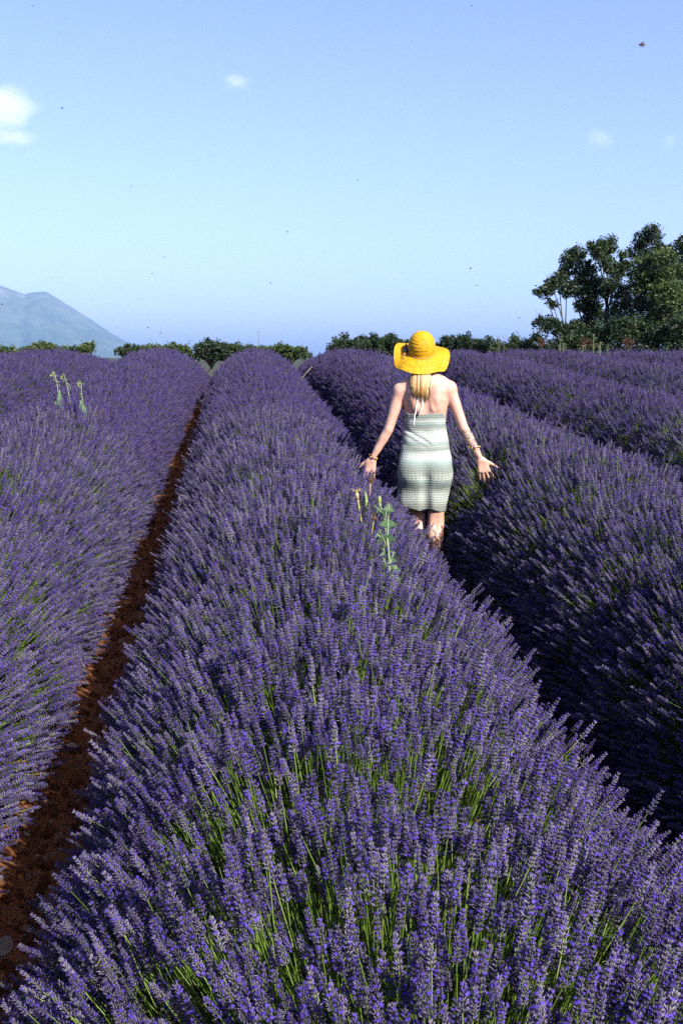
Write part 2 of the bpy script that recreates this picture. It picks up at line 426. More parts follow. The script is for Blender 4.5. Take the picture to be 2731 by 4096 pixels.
RAD, Z0, WID = 0.77, 0.12, 0.89
def row_x(idx): return ROW0 + SPACING * idx + (-0.22 if idx <= -2 else 0.14 if idx >= 2 else 0.0)
def row_points(idx, y0, y1, dens):
    g = np.random.default_rng(1000 + idx)
    xc0 = row_x(idx)
    n = int((y1 - y0) * dens)
    nr, nd, ng2, ns = Noise(2, 0.75, 9, 50 + idx), Noise(2, 2.3, 10, 70 + idx), Noise(2, 5.0, 12, 90 + idx), Noise(1, 0.35, 5, 110 + idx)
    th = g.uniform(-R(96), R(96), n); yt = g.uniform(y0, y1, n)
    # every spike belongs to a plant along the row; it leans away from that plant's middle
    sp = 0.52
    pid = np.round(yt / sp + g.normal(0, 0.16, n)); yp = pid * sp + 0.06 * np.sin(pid * 7.7 + idx)
    rough_ = nr(th * 0.9, yt)
    clump = ng2(th * RAD, yt)
    keep = g.uniform(0, 1, n) < np.clip(0.74 + np.where(yt < 2.6, 0.55, 0.32) * clump + 0.22 * nd(th * RAD, yt), 0.12, 1.0)
    th, yt, yp, rough_, clump = th[keep], yt[keep], yp[keep], rough_[keep], clump[keep]; n = len(th)
    pl = 0.03 * np.cos(2 * np.pi * (yt - yp) / sp / 1.0)
    rr = RAD * (1 + 0.045 * rough_ + 0.03 * clump) + pl + g.normal(0, 0.028, n) - 0.10 * (g.uniform(0, 1, n) ** 5) + 0.05 * (g.uniform(0, 1, n) ** 9)
    rr *= 1 - 0.05 * np.clip(np.abs(th) / R(96), 0, 1) ** 3
    xw = 0.03 * ns(yt)
    xc = xc0 + xw
    P = np.stack([xc + WID * (1 + (0.15 if idx == 0 else 0.0) * np.clip((2.8 - yt) / 1.8, 0, 1)) * np.where((th > 0) & (idx == 0), 1.07, 1.0) * rr * np.sin(th), yt + (yt - yp) * 0.25, zg_y(yt) + Z0 + rr * np.cos(th)], -1)
    base = np.stack([xc + g.normal(0, 0.03, n), yp + (yt - yp) * 0.35, zg_y(yp) + 0.02 + g.uniform(0, 0.08, n)], -1)
    d = P - base; d /= np.linalg.norm(d, axis=1, keepdims=True)
    d[:, 2] += 0.10; d += g.normal(0, 0.085, (n, 3)); d /= np.linalg.norm(d, axis=1, keepdims=True)
    size = g.uniform(0.60, 0.92, n) * np.where(g.uniform(0, 1, n) < 0.06, 1.2, 1.0)
    # row shaped lower sunward to let light onto her legs, and around her hands
    rel = P - np.array(WOMAN); sxy = np.array(SUN_DIR.xy.normalized())
    s_ = rel[:, 0] * sxy[0] + rel[:, 1] * sxy[1]; c_ = np.abs(rel[:, 0] * sxy[1] - rel[:, 1] * sxy[0])
    low = np.where((s_ > 0) & (s_ < 0.85) & (c_ < 0.13), rel[:, 2] - (0.18 + 0.62 * s_), 0.0)
    for hx, hz in ((-0.385, 0.66), (0.415, 0.66)):
        near_ = (np.abs(rel[:, 0] - hx) < 0.12) & (rel[:, 1] < 0.12) & (rel[:, 1] > -0.45)
        low = np.maximum(low, np.where(near_, rel[:, 2] - (hz - 0.12 - 0.10 * rel[:, 1]), 0.0))
    P = P - d * (np.clip(low, 0, 0.16) / np.maximum(0.5, d[:, 2]))[:, None]
    ex_ = P[:, 0] - WOMAN.x
    away = np.hypot(ex_ / np.where(ex_ > 0, 0.21, 0.20), (P[:, 1] - WOMAN.y + 0.05) / 0.28) > 1.0
    P, d, size = P[away], d[away], size[away]; n = len(P)
    ok = P[:, 2] > zg(P[:, 0], P[:, 1]) + 0.03
    P, d, size = P[ok], d[ok], size[ok]; n = len(P)
    return P, euler_from_dir(d, g.uniform(0, 6.28, n)), size, g

def mound_mesh(idx, y0, y1):
    xc0 = row_x(idx)
    y_ = np.arange(y0, y1, 0.05); th = np.linspace(-R(100), R(100), 34)
    TT, YY = np.meshgrid(th, y_, indexing='ij')
    a = Noise(2, 2.6, 10, 300 + idx); b2 = Noise(2, 7.0, 12, 320 + idx)
    rr = 0.48 * (1 + 0.10 * a(TT * 0.5, YY) + 0.07 * b2(TT * 0.5, YY))
    V = np.stack([xc0 + rr * np.sin(TT) * 0.95, YY, zg_y(YY) + 0.05 + rr * np.cos(TT) * 0.95], -1).reshape(-1, 3)
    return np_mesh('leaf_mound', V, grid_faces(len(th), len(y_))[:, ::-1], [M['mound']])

ROW_TEXT = {
    -4: 'outermost lavender row on the far left side of the field',
    -3: 'lavender row by the left edge, below the mountain', -2: 'lavender row behind the three tall green weeds, below the mountain',
    -1: 'lavender row just left of the red soil furrow, with three tall weeds',
    0: 'broad middle lavender row with green stems showing in the foreground',
    1: 'lavender row to the right of the woman, shaded on its near flank',
    2: 'second lavender row to the right of the woman', 3: 'third lavender row to the right of the woman',
    4: 'fourth lavender row to the right of the woman', 5: 'fifth lavender row right of the woman, below the tall trees',
    6: 'outermost lavender row on the far right of the field'}
SPLIT = 8.5
for idx in range(-4, 7):
    y_start = {0: -0.6, -1: -0.4, 1: -0.2, 2: 4.0, -2: 5.0, 3: 7.0, -3: 8.0}.get(idx, 10.0)
    y_end = 26.0
    row = empty('lavender_row', (row_x(idx), y_start, float(zg_y(y_start))))
    tag(row, ROW_TEXT[idx], 'lavender row', 'lavender rows')
    inv = Vector(row.location)
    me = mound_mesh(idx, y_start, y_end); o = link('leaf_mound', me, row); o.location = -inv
    dens = 6200 if idx in (-1, 0, 1) else 4400
    P, rot, size, g = row_points(idx, y_start, y_end, dens)
    px, py, dd = project(P)
    near = P[:, 1] < SPLIT
    pick = g.integers(0, HI, len(P))
    single = np.zeros(len(P), bool)
    if idx in (-1, 0, 1):
        inframe = (px > 20) & (px < 2711) & (py > 0) & (py < 4060) & (dd > 0.3)
        # the ones that show largest: nearest, on the side turned to the camera
        side = (P[:, 0] - (ROW0 + SPACING * idx)) * np.sign(-(ROW0 + SPACING * idx) + 1e-6) if idx else np.abs(P[:, 0] - ROW0) * -1
        score = dd - (0.3 * side if idx else 0) - 0.8 * (P[:, 2] - zg_y(P[:, 1]))
        score[~inframe] = 1e9
        single[np.argsort(score)[:300]] = True
    Pl = P - np.array(inv)
    for j in np.nonzero(single)[0]:
        s = link('flower_spike', hi_meshes[int(pick[j])], row)
        s.location = Pl[j]; s.rotation_euler = rot[j]; s.scale = (size[j],) * 3
    nm = near & ~single; fm = ~near
    if nm.any(): scatter('flower_spikes', Pl[nm], rot[nm], size[nm], pick[nm], NG_HI, row)
    scatter('distant_flower_spikes', Pl[fm], rot[fm], size[fm] * 1.05, g.integers(0, LO, int(fm.sum())), NG_LO, row)

# ------------------------------------------------------------------ trees
def leaf_cloud(centres, radii, n_leaf, size, g):
    """many small leaf faces spread in little tufts; centres (m,3), radii (m,)"""
    m_ = len(centres)
    ci = np.repeat(np.arange(m_), n_leaf); n = len(ci)
    d = g.normal(size=(n, 3)); d /= np.linalg.norm(d, axis=1, keepdims=True)
    P = centres[ci] + d * (radii[ci] * g.uniform(0.15, 1.0, n) ** 0.6)[:, None]
    a = g.normal(size=(n, 3)); a /= np.linalg.norm(a, axis=1, keepdims=True); a[:, 2] *= 0.7
    b_ = np.cross(a, g.normal(size=(n, 3))); b_ /= np.linalg.norm(b_, axis=1, keepdims=True)
    s = size * g.uniform(0.6, 1.35, n)[:, None]
    nrm = np.cross(a, b_)
    V = np.stack([P - a * s, P - b_ * s * 0.55 + nrm * s * 0.12, P + a * s, P + b_ * s * 0.55 + nrm * s * 0.12], 1).reshape(-1, 3)
    return V, np.arange(n * 4).reshape(-1, 4)

def make_tree(name, base, clumps, label, leafmat, group=None, seed=0, trunk_r=0.16, tuft_n=26, tuft_r=0.30, leaf=0.085, dens=1.0, dead=0, trunks=1, fork=0.35, cat='tree'):
    """base = foot of the trunk; clumps = [(x, y, z, rx, ry, rz), ...] relative to the base, the masses of the crown"""
    g = np.random.default_rng(seed); gr = random.Random(seed)
    root = empty(name, base); tag(root, label, cat, group)
    C = np.array(clumps, float)
    top = C[:, 2].max(); mid = C[:, :2].mean(0)
    # trunk(s) and limbs
    mb = MB()
    forkz = top * fork
    stems = []
    for q in range(trunks):
        off = Vector((gr.uniform(-0.3, 0.3), gr.uniform(-0.3, 0.3), 0)) * (1 if trunks > 1 else 0)
        f = Vector((mid[0] * 0.4 + gr.uniform(-0.4, 0.4) * (trunks > 1) * 2, mid[1] * 0.4 + gr.uniform(-0.3, 0.3), forkz * gr.uniform(0.85, 1.15)))
        p0 = off * 0.5 + Vector((0, 0, -0.1)); p1 = p0.lerp(f, 0.5) + Vector((gr.uniform(-.30, .30), gr.uniform(-.30, .30), 0))
        r_ = trunk_r * (1 if trunks == 1 else 0.7)
        mb.tube([p0, p0.lerp(p1, 0.25), p1, f], [r_ * 1.35, r_, r_ * 0.85, r_ * 0.7], 8); stems.append((f, r_ * 0.7))
    tufts = []; trad = []
    for ci, c_ in enumerate(C):
        ctr = Vector(c_[:3]); f, fr = min(stems, key=lambda s_: (s_[0] - ctr).length)
        s_ = f + Vector((0, 0, gr.uniform(-0.2, 0.15) * forkz))
        k1 = s_.lerp(ctr, 0.4) + Vector((gr.uniform(-.25, .25), gr.uniform(-.25, .25), gr.uniform(0.0, 0.5))) * max(0.9, c_[3])
        lr = min(fr * 0.8, 0.035 + 0.03 * c_[3])
        mb.tube([s_, k1, ctr], [lr, lr * 0.75, lr * 0.4], 6)
        vol = c_[3] * c_[4] * c_[5]
        nt_ = max(8, int(85 * dens * vol ** 0.70))
        d = g.normal(size=(nt_, 3)); d /= np.linalg.norm(d, axis=1, keepdims=True)
        rad = g.uniform(0.25, 1.0, nt_) ** 0.55
        T = np.array(ctr) + d * rad[:, None] * c_[3:6]
        T[:, 2] = np.where(T[:, 2] < 0.12, 0.12 + 0.1 * g.uniform(size=nt_), T[:, 2])
        tufts.append(T); trad.append(tuft_r * g.uniform(0.55, 1.25, nt_))
        for j in range(min(nt_, 9)):
            e = Vector(T[j]); md_ = ctr.lerp(e, 0.55) + Vector((gr.uniform(-.1, .1), gr.uniform(-.1, .1), gr.uniform(-.02, .12)))
            mb.tube([ctr.lerp(k1, 0.25 * gr.random()), md_, e], [lr * 0.32, lr * 0.2, 0.006], 4)
    for j in range(dead):
        c_ = C[gr.randrange(len(C))]; s_ = Vector(c_[:3]); dv = Vector((gr.uniform(-1, 1), gr.uniform(-1, 1), gr.uniform(0.2, 1.0))).normalized()
        L = max(c_[3:6]) * gr.uniform(1.0, 1.5)
        e = s_ + dv * L; md_ = s_.lerp(e, 0.6) + Vector((gr.uniform(-.15, .15), 0, gr.uniform(-.1, .15)))
        mb.tube([s_, md_, e], [0.03, 0.018, 0.006], 4)
        for q in range(3):
            a0 = md_.lerp(e, gr.uniform(0, .7)); mb.tube([a0, a0 + Vector((gr.uniform(-.3, .3), gr.uniform(-.3, .3), gr.uniform(.1, .35)))], [0.010, 0.004], 3)
    mb.build('trunk', M['bark'], root)
    V, F = leaf_cloud(np.concatenate(tufts), np.concatenate(trad), tuft_n, leaf, g)
    link('crown', np_mesh('crown', V, F, [leafmat], smooth=False), root)
    return root

def pxtree(name, px_base, D, clumps_px, label, mat_, **kw):
    """clumps given where the photograph shows them (x, y, half width, half height in its pixels), at the tree's own distance D"""
    s = D / FPX
    foot = at(px_base, 1430, D); foot.z = float(zg_y(foot.y)) - 0.05
    g = random.Random(kw.get('seed', 0)); cl = []
    right_ = _cm @ Vector((1, 0, 0)); fwd_ = Vector((math.sin(R(YAW)), math.cos(R(YAW)), 0))
    for (cx, cy_, rx, ry) in clumps_px:
        q = at(cx, cy_, D) + fwd_ * g.uniform(-1.0, 1.0) * max(rx * s, 0.6)
        ctr = q - foot
        cl.append((ctr.x, ctr.y, ctr.z, rx * s, max(rx, ry) * s * 0.9, ry * s))
    return make_tree(name, foot, cl, label, mat_, **kw)

G_T = 'oak trees at the right edge of the field'
pxtree('oak_tree', 2236, 58.0, [(2175, 1165, 40, 22), (2205, 1130, 30, 28), (2240, 1120, 34, 26), (2265, 1155, 38, 30), (2165, 1295, 36, 24), (2205, 1300, 34, 30), (2255, 1330, 44, 34), (2150, 1345, 26, 14), (2300, 1310, 32, 30), (2215, 1215, 22, 14)],
       'open oak with bare forked trunk, left edge of the tall trees', M['leaf_dark'], group=G_T, seed=11, trunk_r=0.20, dens=1.9, dead=9, trunks=2, fork=0.24)
pxtree('oak_tree', 2345, 62.0, [(2275, 1030, 36, 30), (2310, 1015, 36, 30), (2270, 1085, 44, 34), (2330, 1080, 48, 40), (2310, 1150, 56, 44), (2375, 1150, 50, 46), (2345, 1225, 58, 40), (2390, 1270, 50, 44), (2330, 1320, 60, 44), (2410, 1350, 60, 36)],
       'broad dark oak between the open oak and the pale-topped tree', M['leaf_dark'], group=G_T, seed=12, trunk_r=0.22, dens=1.6, dead=6, trunks=2, fork=0.34)
pxtree('oak_tree', 2425, 60.0, [(2375, 1000, 34, 24), (2400, 1015, 36, 34), (2440, 990, 30, 34), (2448, 958, 20, 16), (2480, 1020, 18, 10), (2420, 1060, 44, 32), (2395, 970, 22, 12), (2360, 985, 18, 14), (2460, 1085, 40, 34), (2440, 1160, 46, 44), (2500, 1075, 34, 30), (2470, 1250, 50, 60)],
       'sparse oak with bare grey branches showing at its top', M['leaf_mid'], group=G_T, seed=13, trunk_r=0.20, dens=1.35, dead=12, trunks=1, fork=0.55)
pxtree('oak_tree', 2600, 64.0, [(2590, 925, 34, 20), (2575, 960, 44, 34), (2620, 950, 40, 34), (2560, 1005, 46, 36), (2640, 1000, 44, 40), (2600, 1030, 60, 40), (2665, 1040, 40, 50), (2550, 1080, 46, 44), (2620, 1120, 80, 60), (2540, 1170, 60, 54), (2590, 1250, 90, 70), (2680, 1200, 70, 80), (2560, 1340, 90, 50), (2680, 1340, 80, 60)],
       'tallest dark oak with a rounded top above the other trees', M['leaf_dark'], group=G_T, seed=14, trunk_r=0.30, dens=1.1, dead=3, fork=0.42)
pxtree('oak_tree', 2640, 57.0, [(2590, 1050, 50, 34), (2640, 1035, 52, 36), (2600, 1110, 66, 46), (2670, 1100, 62, 50), (2560, 1140, 46, 44), (2640, 1180, 80, 56), (2700, 1170, 60, 60), (2660, 1270, 80, 60)],
       'pale green leafy tree in front of the tallest oak', M['leaf_light'], group=G_T, seed=15, trunk_r=0.18, dens=1.1, fork=0.35)
pxtree('oak_tree', 2760, 60.0, [(2720, 1000, 40, 30), (2760, 980, 60, 50), (2720, 1060, 50, 44), (2780, 1080, 80, 70), (2730, 1160, 60, 60), (2790, 1220, 90, 80), (2720, 1290, 60, 60), (2800, 1340, 90, 50)],
       'oak cut off by the right edge of the picture', M['leaf_mid'], group=G_T, seed=16, trunk_r=0.24, dens=1.0, dead=3, fork=0.38)
pxtree('shrub', 2450, 52.0, [(2280, 1365, 46, 26), (2230, 1378, 40, 18), (2400, 1345, 56, 44), (2470, 1325, 56, 54), (2540, 1325, 60, 60), (2340, 1355, 54, 34), (2610, 1340, 60, 54), (2690, 1330, 60, 64)] + [(2190 + 48 * q_, 1396, 34, 16) for q_ in range(12)],
       'long dark thicket at the foot of the tall trees', M['leaf_dark'], seed=17, trunk_r=0.06, dens=1.7, fork=0.4, cat='shrub', trunks=3)
for q, (bx_, lab) in enumerate(((2338, 'rust brown dried bush below the broad dark oak'), (2500, 'rust brown dried bush below the pale green tree'), (2165, 'brown dried bush at the foot of the open oak'))):
    pxtree('dry_bush', bx_, 48.0, [(bx_ - 14, 1375, 16, 14), (bx_ + 12, 1372, 20, 14), (bx_, 1362, 16, 8)], lab, M['leaf_rust'], seed=31 + q, trunk_r=0.03, dens=2.0, tuft_n=16, tuft_r=0.14, leaf=0.045, fork=0.4, cat='bush', group='dried bushes below the trees')

G_B = 'scrub trees along the horizon'
scrub = [  # x, top y, half width, distance, material, label
    (20, 1374, 26, 40, 'leaf_light', 'small green bush at the left edge below the mountain'),
    (165, 1366, 70, 42, 'leaf_light', 'wide low green bush below the mountain peak'),
    (262, 1374, 26, 40, 'leaf_light', 'small green bush in the gap between two bushes below the mountain'),
    (350, 1364, 14, 38, 'leaf_light', 'single thin green shoot below the right mountain slope'),
    (318, 1378, 24, 40, 'leaf_mid', 'tiny bush beside the thin green shoot'),
    (520, 1376, 40, 42, 'leaf_mid', 'low bush at the foot of the mountain slope'),
    (610, 1370, 44, 44, 'leaf_light', 'bright green bush behind the left lavender row, nearest the mountain foot'),
    (695, 1368, 54, 44, 'leaf_light', 'bright green bush behind the rounded end of the left lavender row'),
    (845, 1356, 58, 60, 'leaf_dark', 'dark round tree at the head of the red soil furrow'),
    (935, 1372, 38, 62, 'leaf_mid', 'small tree just right of the dark round tree'),
    (1010, 1384, 40, 64, 'leaf_mid', 'low bush peeping over the middle lavender row'),
    (1135, 1372, 80, 46, 'leaf_light', 'wide light green bush right of the middle row'),
    (1385, 1344, 62, 70, 'leaf_dark', 'dark round tree left of the hat, the leftmost of the clump'),
    (1485, 1334, 64, 72, 'leaf_dark', 'taller dark tree in the clump left of the hat'),
    (1570, 1340, 56, 70, 'leaf_dark', 'dark tree directly beside the left brim of the hat'),
    (1650, 1350, 60, 74, 'leaf_dark', 'dark tree mostly hidden behind the hat'),
    (1790, 1346, 54, 72, 'leaf_dark', 'dark tree directly right of the hat'),
    (1868, 1336, 46, 70, 'leaf_dark', 'tallest scrub tree right of the hat'),
    (1935, 1346, 44, 70, 'leaf_mid', 'round scrub tree with pale leaves, third from the hat'),
    (2005, 1368, 40, 66, 'leaf_mid', 'low scrub bush midway between hat and tall trees'),
    (2062, 1346, 34, 64, 'leaf_mid', 'slim scrub tree near the tall trees'),
    (2115, 1362, 34, 60, 'leaf_mid', 'small scrub bush touching the open oak'),
]
for q, (cx, ty, hw, D, mt, lab) in enumerate(scrub):
    g = random.Random(400 + q); cl = []
    if cx < 1200: ty += 7 if cx > 560 else 9
    hw *= 1.22; nb = max(3, int(hw / 9))
    for j in range(nb):
        u_ = (j + 0.5) / nb * 2 - 1
        hh = (1 - 0.45 * u_ * u_) * g.uniform(0.66, 1.10)
        yt = 1412 - (1412 - ty + 6) * hh
        rx = hw / nb * 1.7; cl.append((cx + u_ * hw * 0.85, yt + rx * 0.7, rx, rx * 0.75)); cl.append((cx + u_ * hw * 0.8, yt + rx * 1.9, rx * 1.15, rx * 1.1)); cl.append((cx + u_ * hw * 0.9, 1400, rx * 1.2, 12))
        if cx in (845, 935, 1135, 1010): cl.append((cx + u_ * hw * 1.1, 1424, rx * 1.3, 16))
    pxtree('scrub_tree', cx, float(D), cl, lab, M[mt], group=G_B, seed=500 + q, trunk_r=0.05, dens=2.6 if D > 55 else 2.2, tuft_n=20, tuft_r=0.24 if D > 55 else 0.13, leaf=0.075 if D > 55 else 0.05, fork=0.3, dead=1 if D > 55 else 0)

# ------------------------------------------------------------------ the woman: body as one implicit surface
class Field:
    def __init__(s, lo, hi, h):
        s.lo = np.array(lo, float); s.h = h
        s.n = np.ceil((np.array(hi) - s.lo) / h).astype(int) + 1
        s.F = np.full(s.n, 1.0, np.float32)
        s.ax = [s.lo[i] + h * np.arange(s.n[i]) for i in range(3)]
    def sub(s, lo, hi):
        a = np.clip(((np.array(lo) - s.lo) / s.h).astype(int), 0, s.n - 1); b = np.clip(((np.array(hi) - s.lo) / s.h).astype(int) + 2, 1, s.n)
        sl_ = tuple(slice(a[i], b[i]) for i in range(3))
        return sl_, s.ax[0][sl_[0]][:, None, None], s.ax[1][sl_[1]][None, :, None], s.ax[2][sl_[2]][None, None, :]
    def put(s, fn, lo, hi, k=0.0, op='add', pad=0.05):
        sl_, x, y, z = s.sub(np.array(lo) - pad, np.array(hi) + pad)
        d = np.broadcast_to(fn(x, y, z), s.F[sl_].shape); a = s.F[sl_]
        if op == 'add':
            if k > 0:
                h = np.clip(0.5 + 0.5 * (d - a) / k, 0, 1); r = d * (1 - h) + a * h - k * h * (1 - h)
                r = np.where(a > 0.9, d, r)
            else: r = np.minimum(a, d)
        else:
            d = -d
            if k > 0:
                h = np.clip(0.5 - 0.5 * (d - a) / k, 0, 1); r = d * (1 - h) + a * h + k * h * (1 - h)
            else: r = np.maximum(a, d)
        s.F[sl_] = r
    def cone(s, p, q, r0, r1, k=0.02, op='add', flat=None):
        p, q = np.array(p, float), np.array(q, float); v = q - p; L2 = v @ v
        fl = flat                                            # (unit axis, factor): squash along that axis
        def fn(x, y, z):
            t_ = np.clip(((x - p[0]) * v[0] + (y - p[1]) * v[1] + (z - p[2]) * v[2]) / L2, 0, 1)
            dx, dy, dz = x - p[0] - t_ * v[0], y - p[1] - t_ * v[1], z - p[2] - t_ * v[2]
            q2 = dx * dx + dy * dy + dz * dz
            if fl is not None:
                c_ = dx * fl[0][0] + dy * fl[0][1] + dz * fl[0][2]
                q2 = q2 + c_ * c_ * (1 / fl[1] ** 2 - 1)
            return np.sqrt(q2) - (r0 + (r1 - r0) * t_)
        rm = max(r0, r1)
        s.put(fn, np.minimum(p, q) - rm, np.maximum(p, q) + rm, k, op)
    def chain(s, pts, k=0.015):
        A = [(np.array(p, float), r_) for p, r_ in pts]
        def fn(x, y, z):
            best = None
            for (p, r0), (q, r1) in zip(A[:-1], A[1:]):
                v = q - p; t_ = np.clip(((x - p[0]) * v[0] + (y - p[1]) * v[1] + (z - p[2]) * v[2]) / (v @ v), 0, 1)
                d = np.sqrt((x - p[0] - t_ * v[0]) ** 2 + (y - p[1] - t_ * v[1]) ** 2 + (z - p[2] - t_ * v[2]) ** 2) - (r0 + (r1 - r0) * t_ * t_ * (3 - 2 * t_))
                best = d if best is None else np.minimum(best, d)
            return best
        C_ = np.array([p for p, _ in A]); rm = max(r_ for _, r_ in A)
        s.put(fn, C_.min(0) - rm, C_.max(0) + rm, k)
    def ell(s, c_, r, k=0.02, op='add'):
        c_, r = np.array(c_, float), np.array(r, float); m_ = r.min()
        def fn(x, y, z):
            q = np.sqrt(((x - c_[0]) / r[0]) ** 2 + ((y - c_[1]) / r[1]) ** 2 + ((z - c_[2]) / r[2]) ** 2)
            return (q - 1) * m_
        s.put(fn, c_ - r, c_ + r, k, op)
    def loft(s, tab, k=0.02, grow=0.0, zlo=None, zhi=None, ex=2.3, op='add', extra=None):
        T = np.array(tab, float)                              # z, half width, half depth, cx, cy
        zlo = T[0, 0] if zlo is None else zlo; zhi = T[-1, 0] if zhi is None else zhi
        zz = T[:, 0]
        def fn(x, y, z):
            a, b_, cx, cy_ = (np.interp(z, zz, T[:, i]) for i in (1, 2, 3, 4))
            a = a + grow; b_ = b_ + grow
            q = (np.abs((x - cx) / a) ** ex + np.abs((y - cy_) / b_) ** ex) ** (1 / ex)
            d = (q - 1) * np.minimum(a, b_)
            if extra is not None: d = d + extra(x, y, z)
            return np.maximum(np.maximum(d, zlo - z), z - zhi)
        am, bm = T[:, 1].max() + abs(T[:, 3]).max() + grow, T[:, 2].max() + abs(T[:, 4]).max() + grow
        s.put(fn, (-am, -bm, zlo), (am, bm, zhi), k, op)
    def mesh(s, name, mats):
        F, h = s.F, s.h
        ins = F < 0
        cnt = np.zeros(np.array(F.shape) - 1, np.uint8)
        for dx in (0, 1):
            for dy in (0, 1):
                for dz in (0, 1):
                    cnt += ins[dx:dx + cnt.shape[0], dy:dy + cnt.shape[1], dz:dz + cnt.shape[2]]
        act = (cnt > 0) & (cnt < 8)
        I = np.argwhere(act); idx = np.full(cnt.shape, -1, np.int64); idx[act] = np.arange(len(I))
        acc = np.zeros((len(I), 3)); num = np.zeros(len(I))
        cor = [(0, 0, 0), (1, 0, 0), (0, 1, 0), (1, 1, 0), (0, 0, 1), (1, 0, 1), (0, 1, 1), (1, 1, 1)]
        val = {c_: F[I[:, 0] + c_[0], I[:, 1] + c_[1], I[:, 2] + c_[2]].astype(float) for c_ in cor}
        for a in cor:
            for ax in range(3):
                if a[ax]: continue
                b_ = tuple(1 if i == ax else a[i] for i in range(3))
                fa, fb = val[a], val[b_]; x = (fa < 0) != (fb < 0)
                t_ = np.where(x, fa / np.where(x, fa - fb, 1), 0)
                for i in range(3):
                    acc[x, i] += a[i] + (t_[x] if i == ax else 0)
                num[x] += 1
        V = (I + acc / num[:, None]) * h + s.lo
        faces = []
        for ax in range(3):
            sl0 = [slice(None)] * 3; sl1 = [slice(None)] * 3
            sl0[ax] = slice(0, -1); sl1[ax] = slice(1, None)
            A, B = ins[tuple(sl0)], ins[tuple(sl1)]
            o1, o2 = [(1, 2), (2, 0), (0, 1)][ax]
            for want, flip in (((A & ~B), False), ((~A & B), True)):
                E = np.argwhere(want); E = E[(E[:, o1] > 0) & (E[:, o2] > 0) & (E[:, o1] < cnt.shape[o1]) & (E[:, o2] < cnt.shape[o2])]
                if not len(E): continue
                def cell(d1, d2):
                    c_ = E.copy(); c_[:, o1] -= d1; c_[:, o2] -= d2
                    return idx[c_[:, 0], c_[:, 1], c_[:, 2]]
                q = np.stack([cell(1, 1), cell(0, 1), cell(0, 0), cell(1, 0)], -1)
                faces.append(q[:, ::-1] if flip else q)
        Fq = np.concatenate(faces); Fq = Fq[(Fq >= 0).all(1)]
        # two light smoothing passes
        e = np.concatenate([Fq[:, [0, 1]], Fq[:, [1, 2]], Fq[:, [2, 3]], Fq[:, [3, 0]]])
        for lam in (0.5, 0.5):
            sm = np.zeros_like(V); c_ = np.zeros(len(V))
            np.add.at(sm, e[:, 0], V[e[:, 1]]); np.add.at(c_, e[:, 0], 1)
            np.add.at(sm, e[:, 1], V[e[:, 0]]); np.add.at(c_, e[:, 1], 1)
            V = V * (1 - lam) + lam * sm / np.maximum(c_, 1)[:, None]
        return np_mesh(name, V, Fq, mats)

def hand(B, wrist, side, fdir, out, fwd, spread):
    """side: +1 right, -1 left; fdir = along the fingers, out = toward the thumb, fwd = palm normal (away from us)"""
    w = np.array(wrist, float); f = np.array(fdir, float); f /= np.linalg.norm(f)
    o_ = np.array(out, float); o_ -= f * (o_ @ f); o_ /= np.linalg.norm(o_)
    n_ = np.array(fwd, float); n_ -= f * (n_ @ f) + o_ * (n_ @ o_); n_ /= np.linalg.norm(n_)
    kn = []
    for i, (off, ln) in enumerate(((0.030, 0.086), (0.010, 0.090), (-0.011, 0.085), (-0.030, 0.076))):
        kp = w + f * ln + o_ * off - n_ * 0.002
        kn.append(kp)
        B.cone(w + f * 0.012 + o_ * off * 0.55, kp, 0.0145, 0.0115, 0.014)
    for i, (ln, a) in enumerate(zip(((0.040, 0.025, 0.019), (0.045, 0.029, 0.020), (0.041, 0.027, 0.019), (0.032, 0.020, 0.017)), spread)):
        d = f * math.cos(a) + o_ * math.sin(a); p_ = kn[i]; r_ = (0.0093, 0.0082, 0.0072, 0.006)
        if i == 3: r_ = tuple(q * 0.88 for q in r_)
        bend = 0.12 + 0.05 * i
        for j in range(3):
            dd_ = d * math.cos(bend) + n_ * math.sin(bend); q_ = p_ + dd_ * ln[j]
            B.cone(p_, q_, r_[j], r_[j + 1], 0.004); p_ = q_; bend += 0.17
    t0 = w + f * 0.022 + o_ * 0.022; t1 = t0 + (f * 0.62 + o_ * 0.74 + n_ * 0.10) * 0.042
    t2 = t1 + (f * 0.72 + o_ * 0.68 + n_ * 0.05) * 0.032; t3 = t2 + (f * 0.80 + o_ * 0.60) * 0.024
    B.cone(t0, t1, 0.016, 0.0115, 0.014); B.cone(t1, t2, 0.011, 0.0095, 0.006); B.cone(t2, t3, 0.0093, 0.0065, 0.004)

TORSO = [(0.66, 0.150, 0.090, 0, 0.0), (0.75, 0.176, 0.108, 0, 0.0), (0.85, 0.162, 0.102, 0, 0.008), (0.97, 0.132, 0.086, 0, 0.016), (1.05, 0.127, 0.086, 0, 0.014),
         (1.15, 0.137, 0.092, 0, 0.004), (1.25, 0.150, 0.094, 0, -0.002), (1.31, 0.148, 0.084, 0, 0.0), (1.36, 0.105, 0.062, -0.005, 0.006), (1.395, 0.055, 0.05, -0.012, 0.012)]
B = Field((-0.52, -0.27, -0.005), (0.53, 0.30, 1.72), 0.0042)
B.loft(TORSO, 0.0)
B.ell((-0.075, -0.055, 0.765), (0.085, 0.075, 0.085), 0.03); B.ell((0.080, -0.055, 0.765), (0.085, 0.075, 0.085), 0.03)
SHL, SHR = (-0.166, 0.0, 1.312), (0.153, 0.0, 1.326)
B.cone((-0.06, 0.0, 1.352), SHL, 0.050, 0.048, 0.035); B.cone((0.05, 0.0, 1.358), SHR, 0.050, 0.048, 0.035)
B.cone((-0.03, -0.008, 1.43), (-0.12, 0.0, 1.362), 0.030, 0.030, 0.035); B.cone((-0.01, -0.008, 1.43), (0.105, 0.0, 1.372), 0.030, 0.030, 0.035)
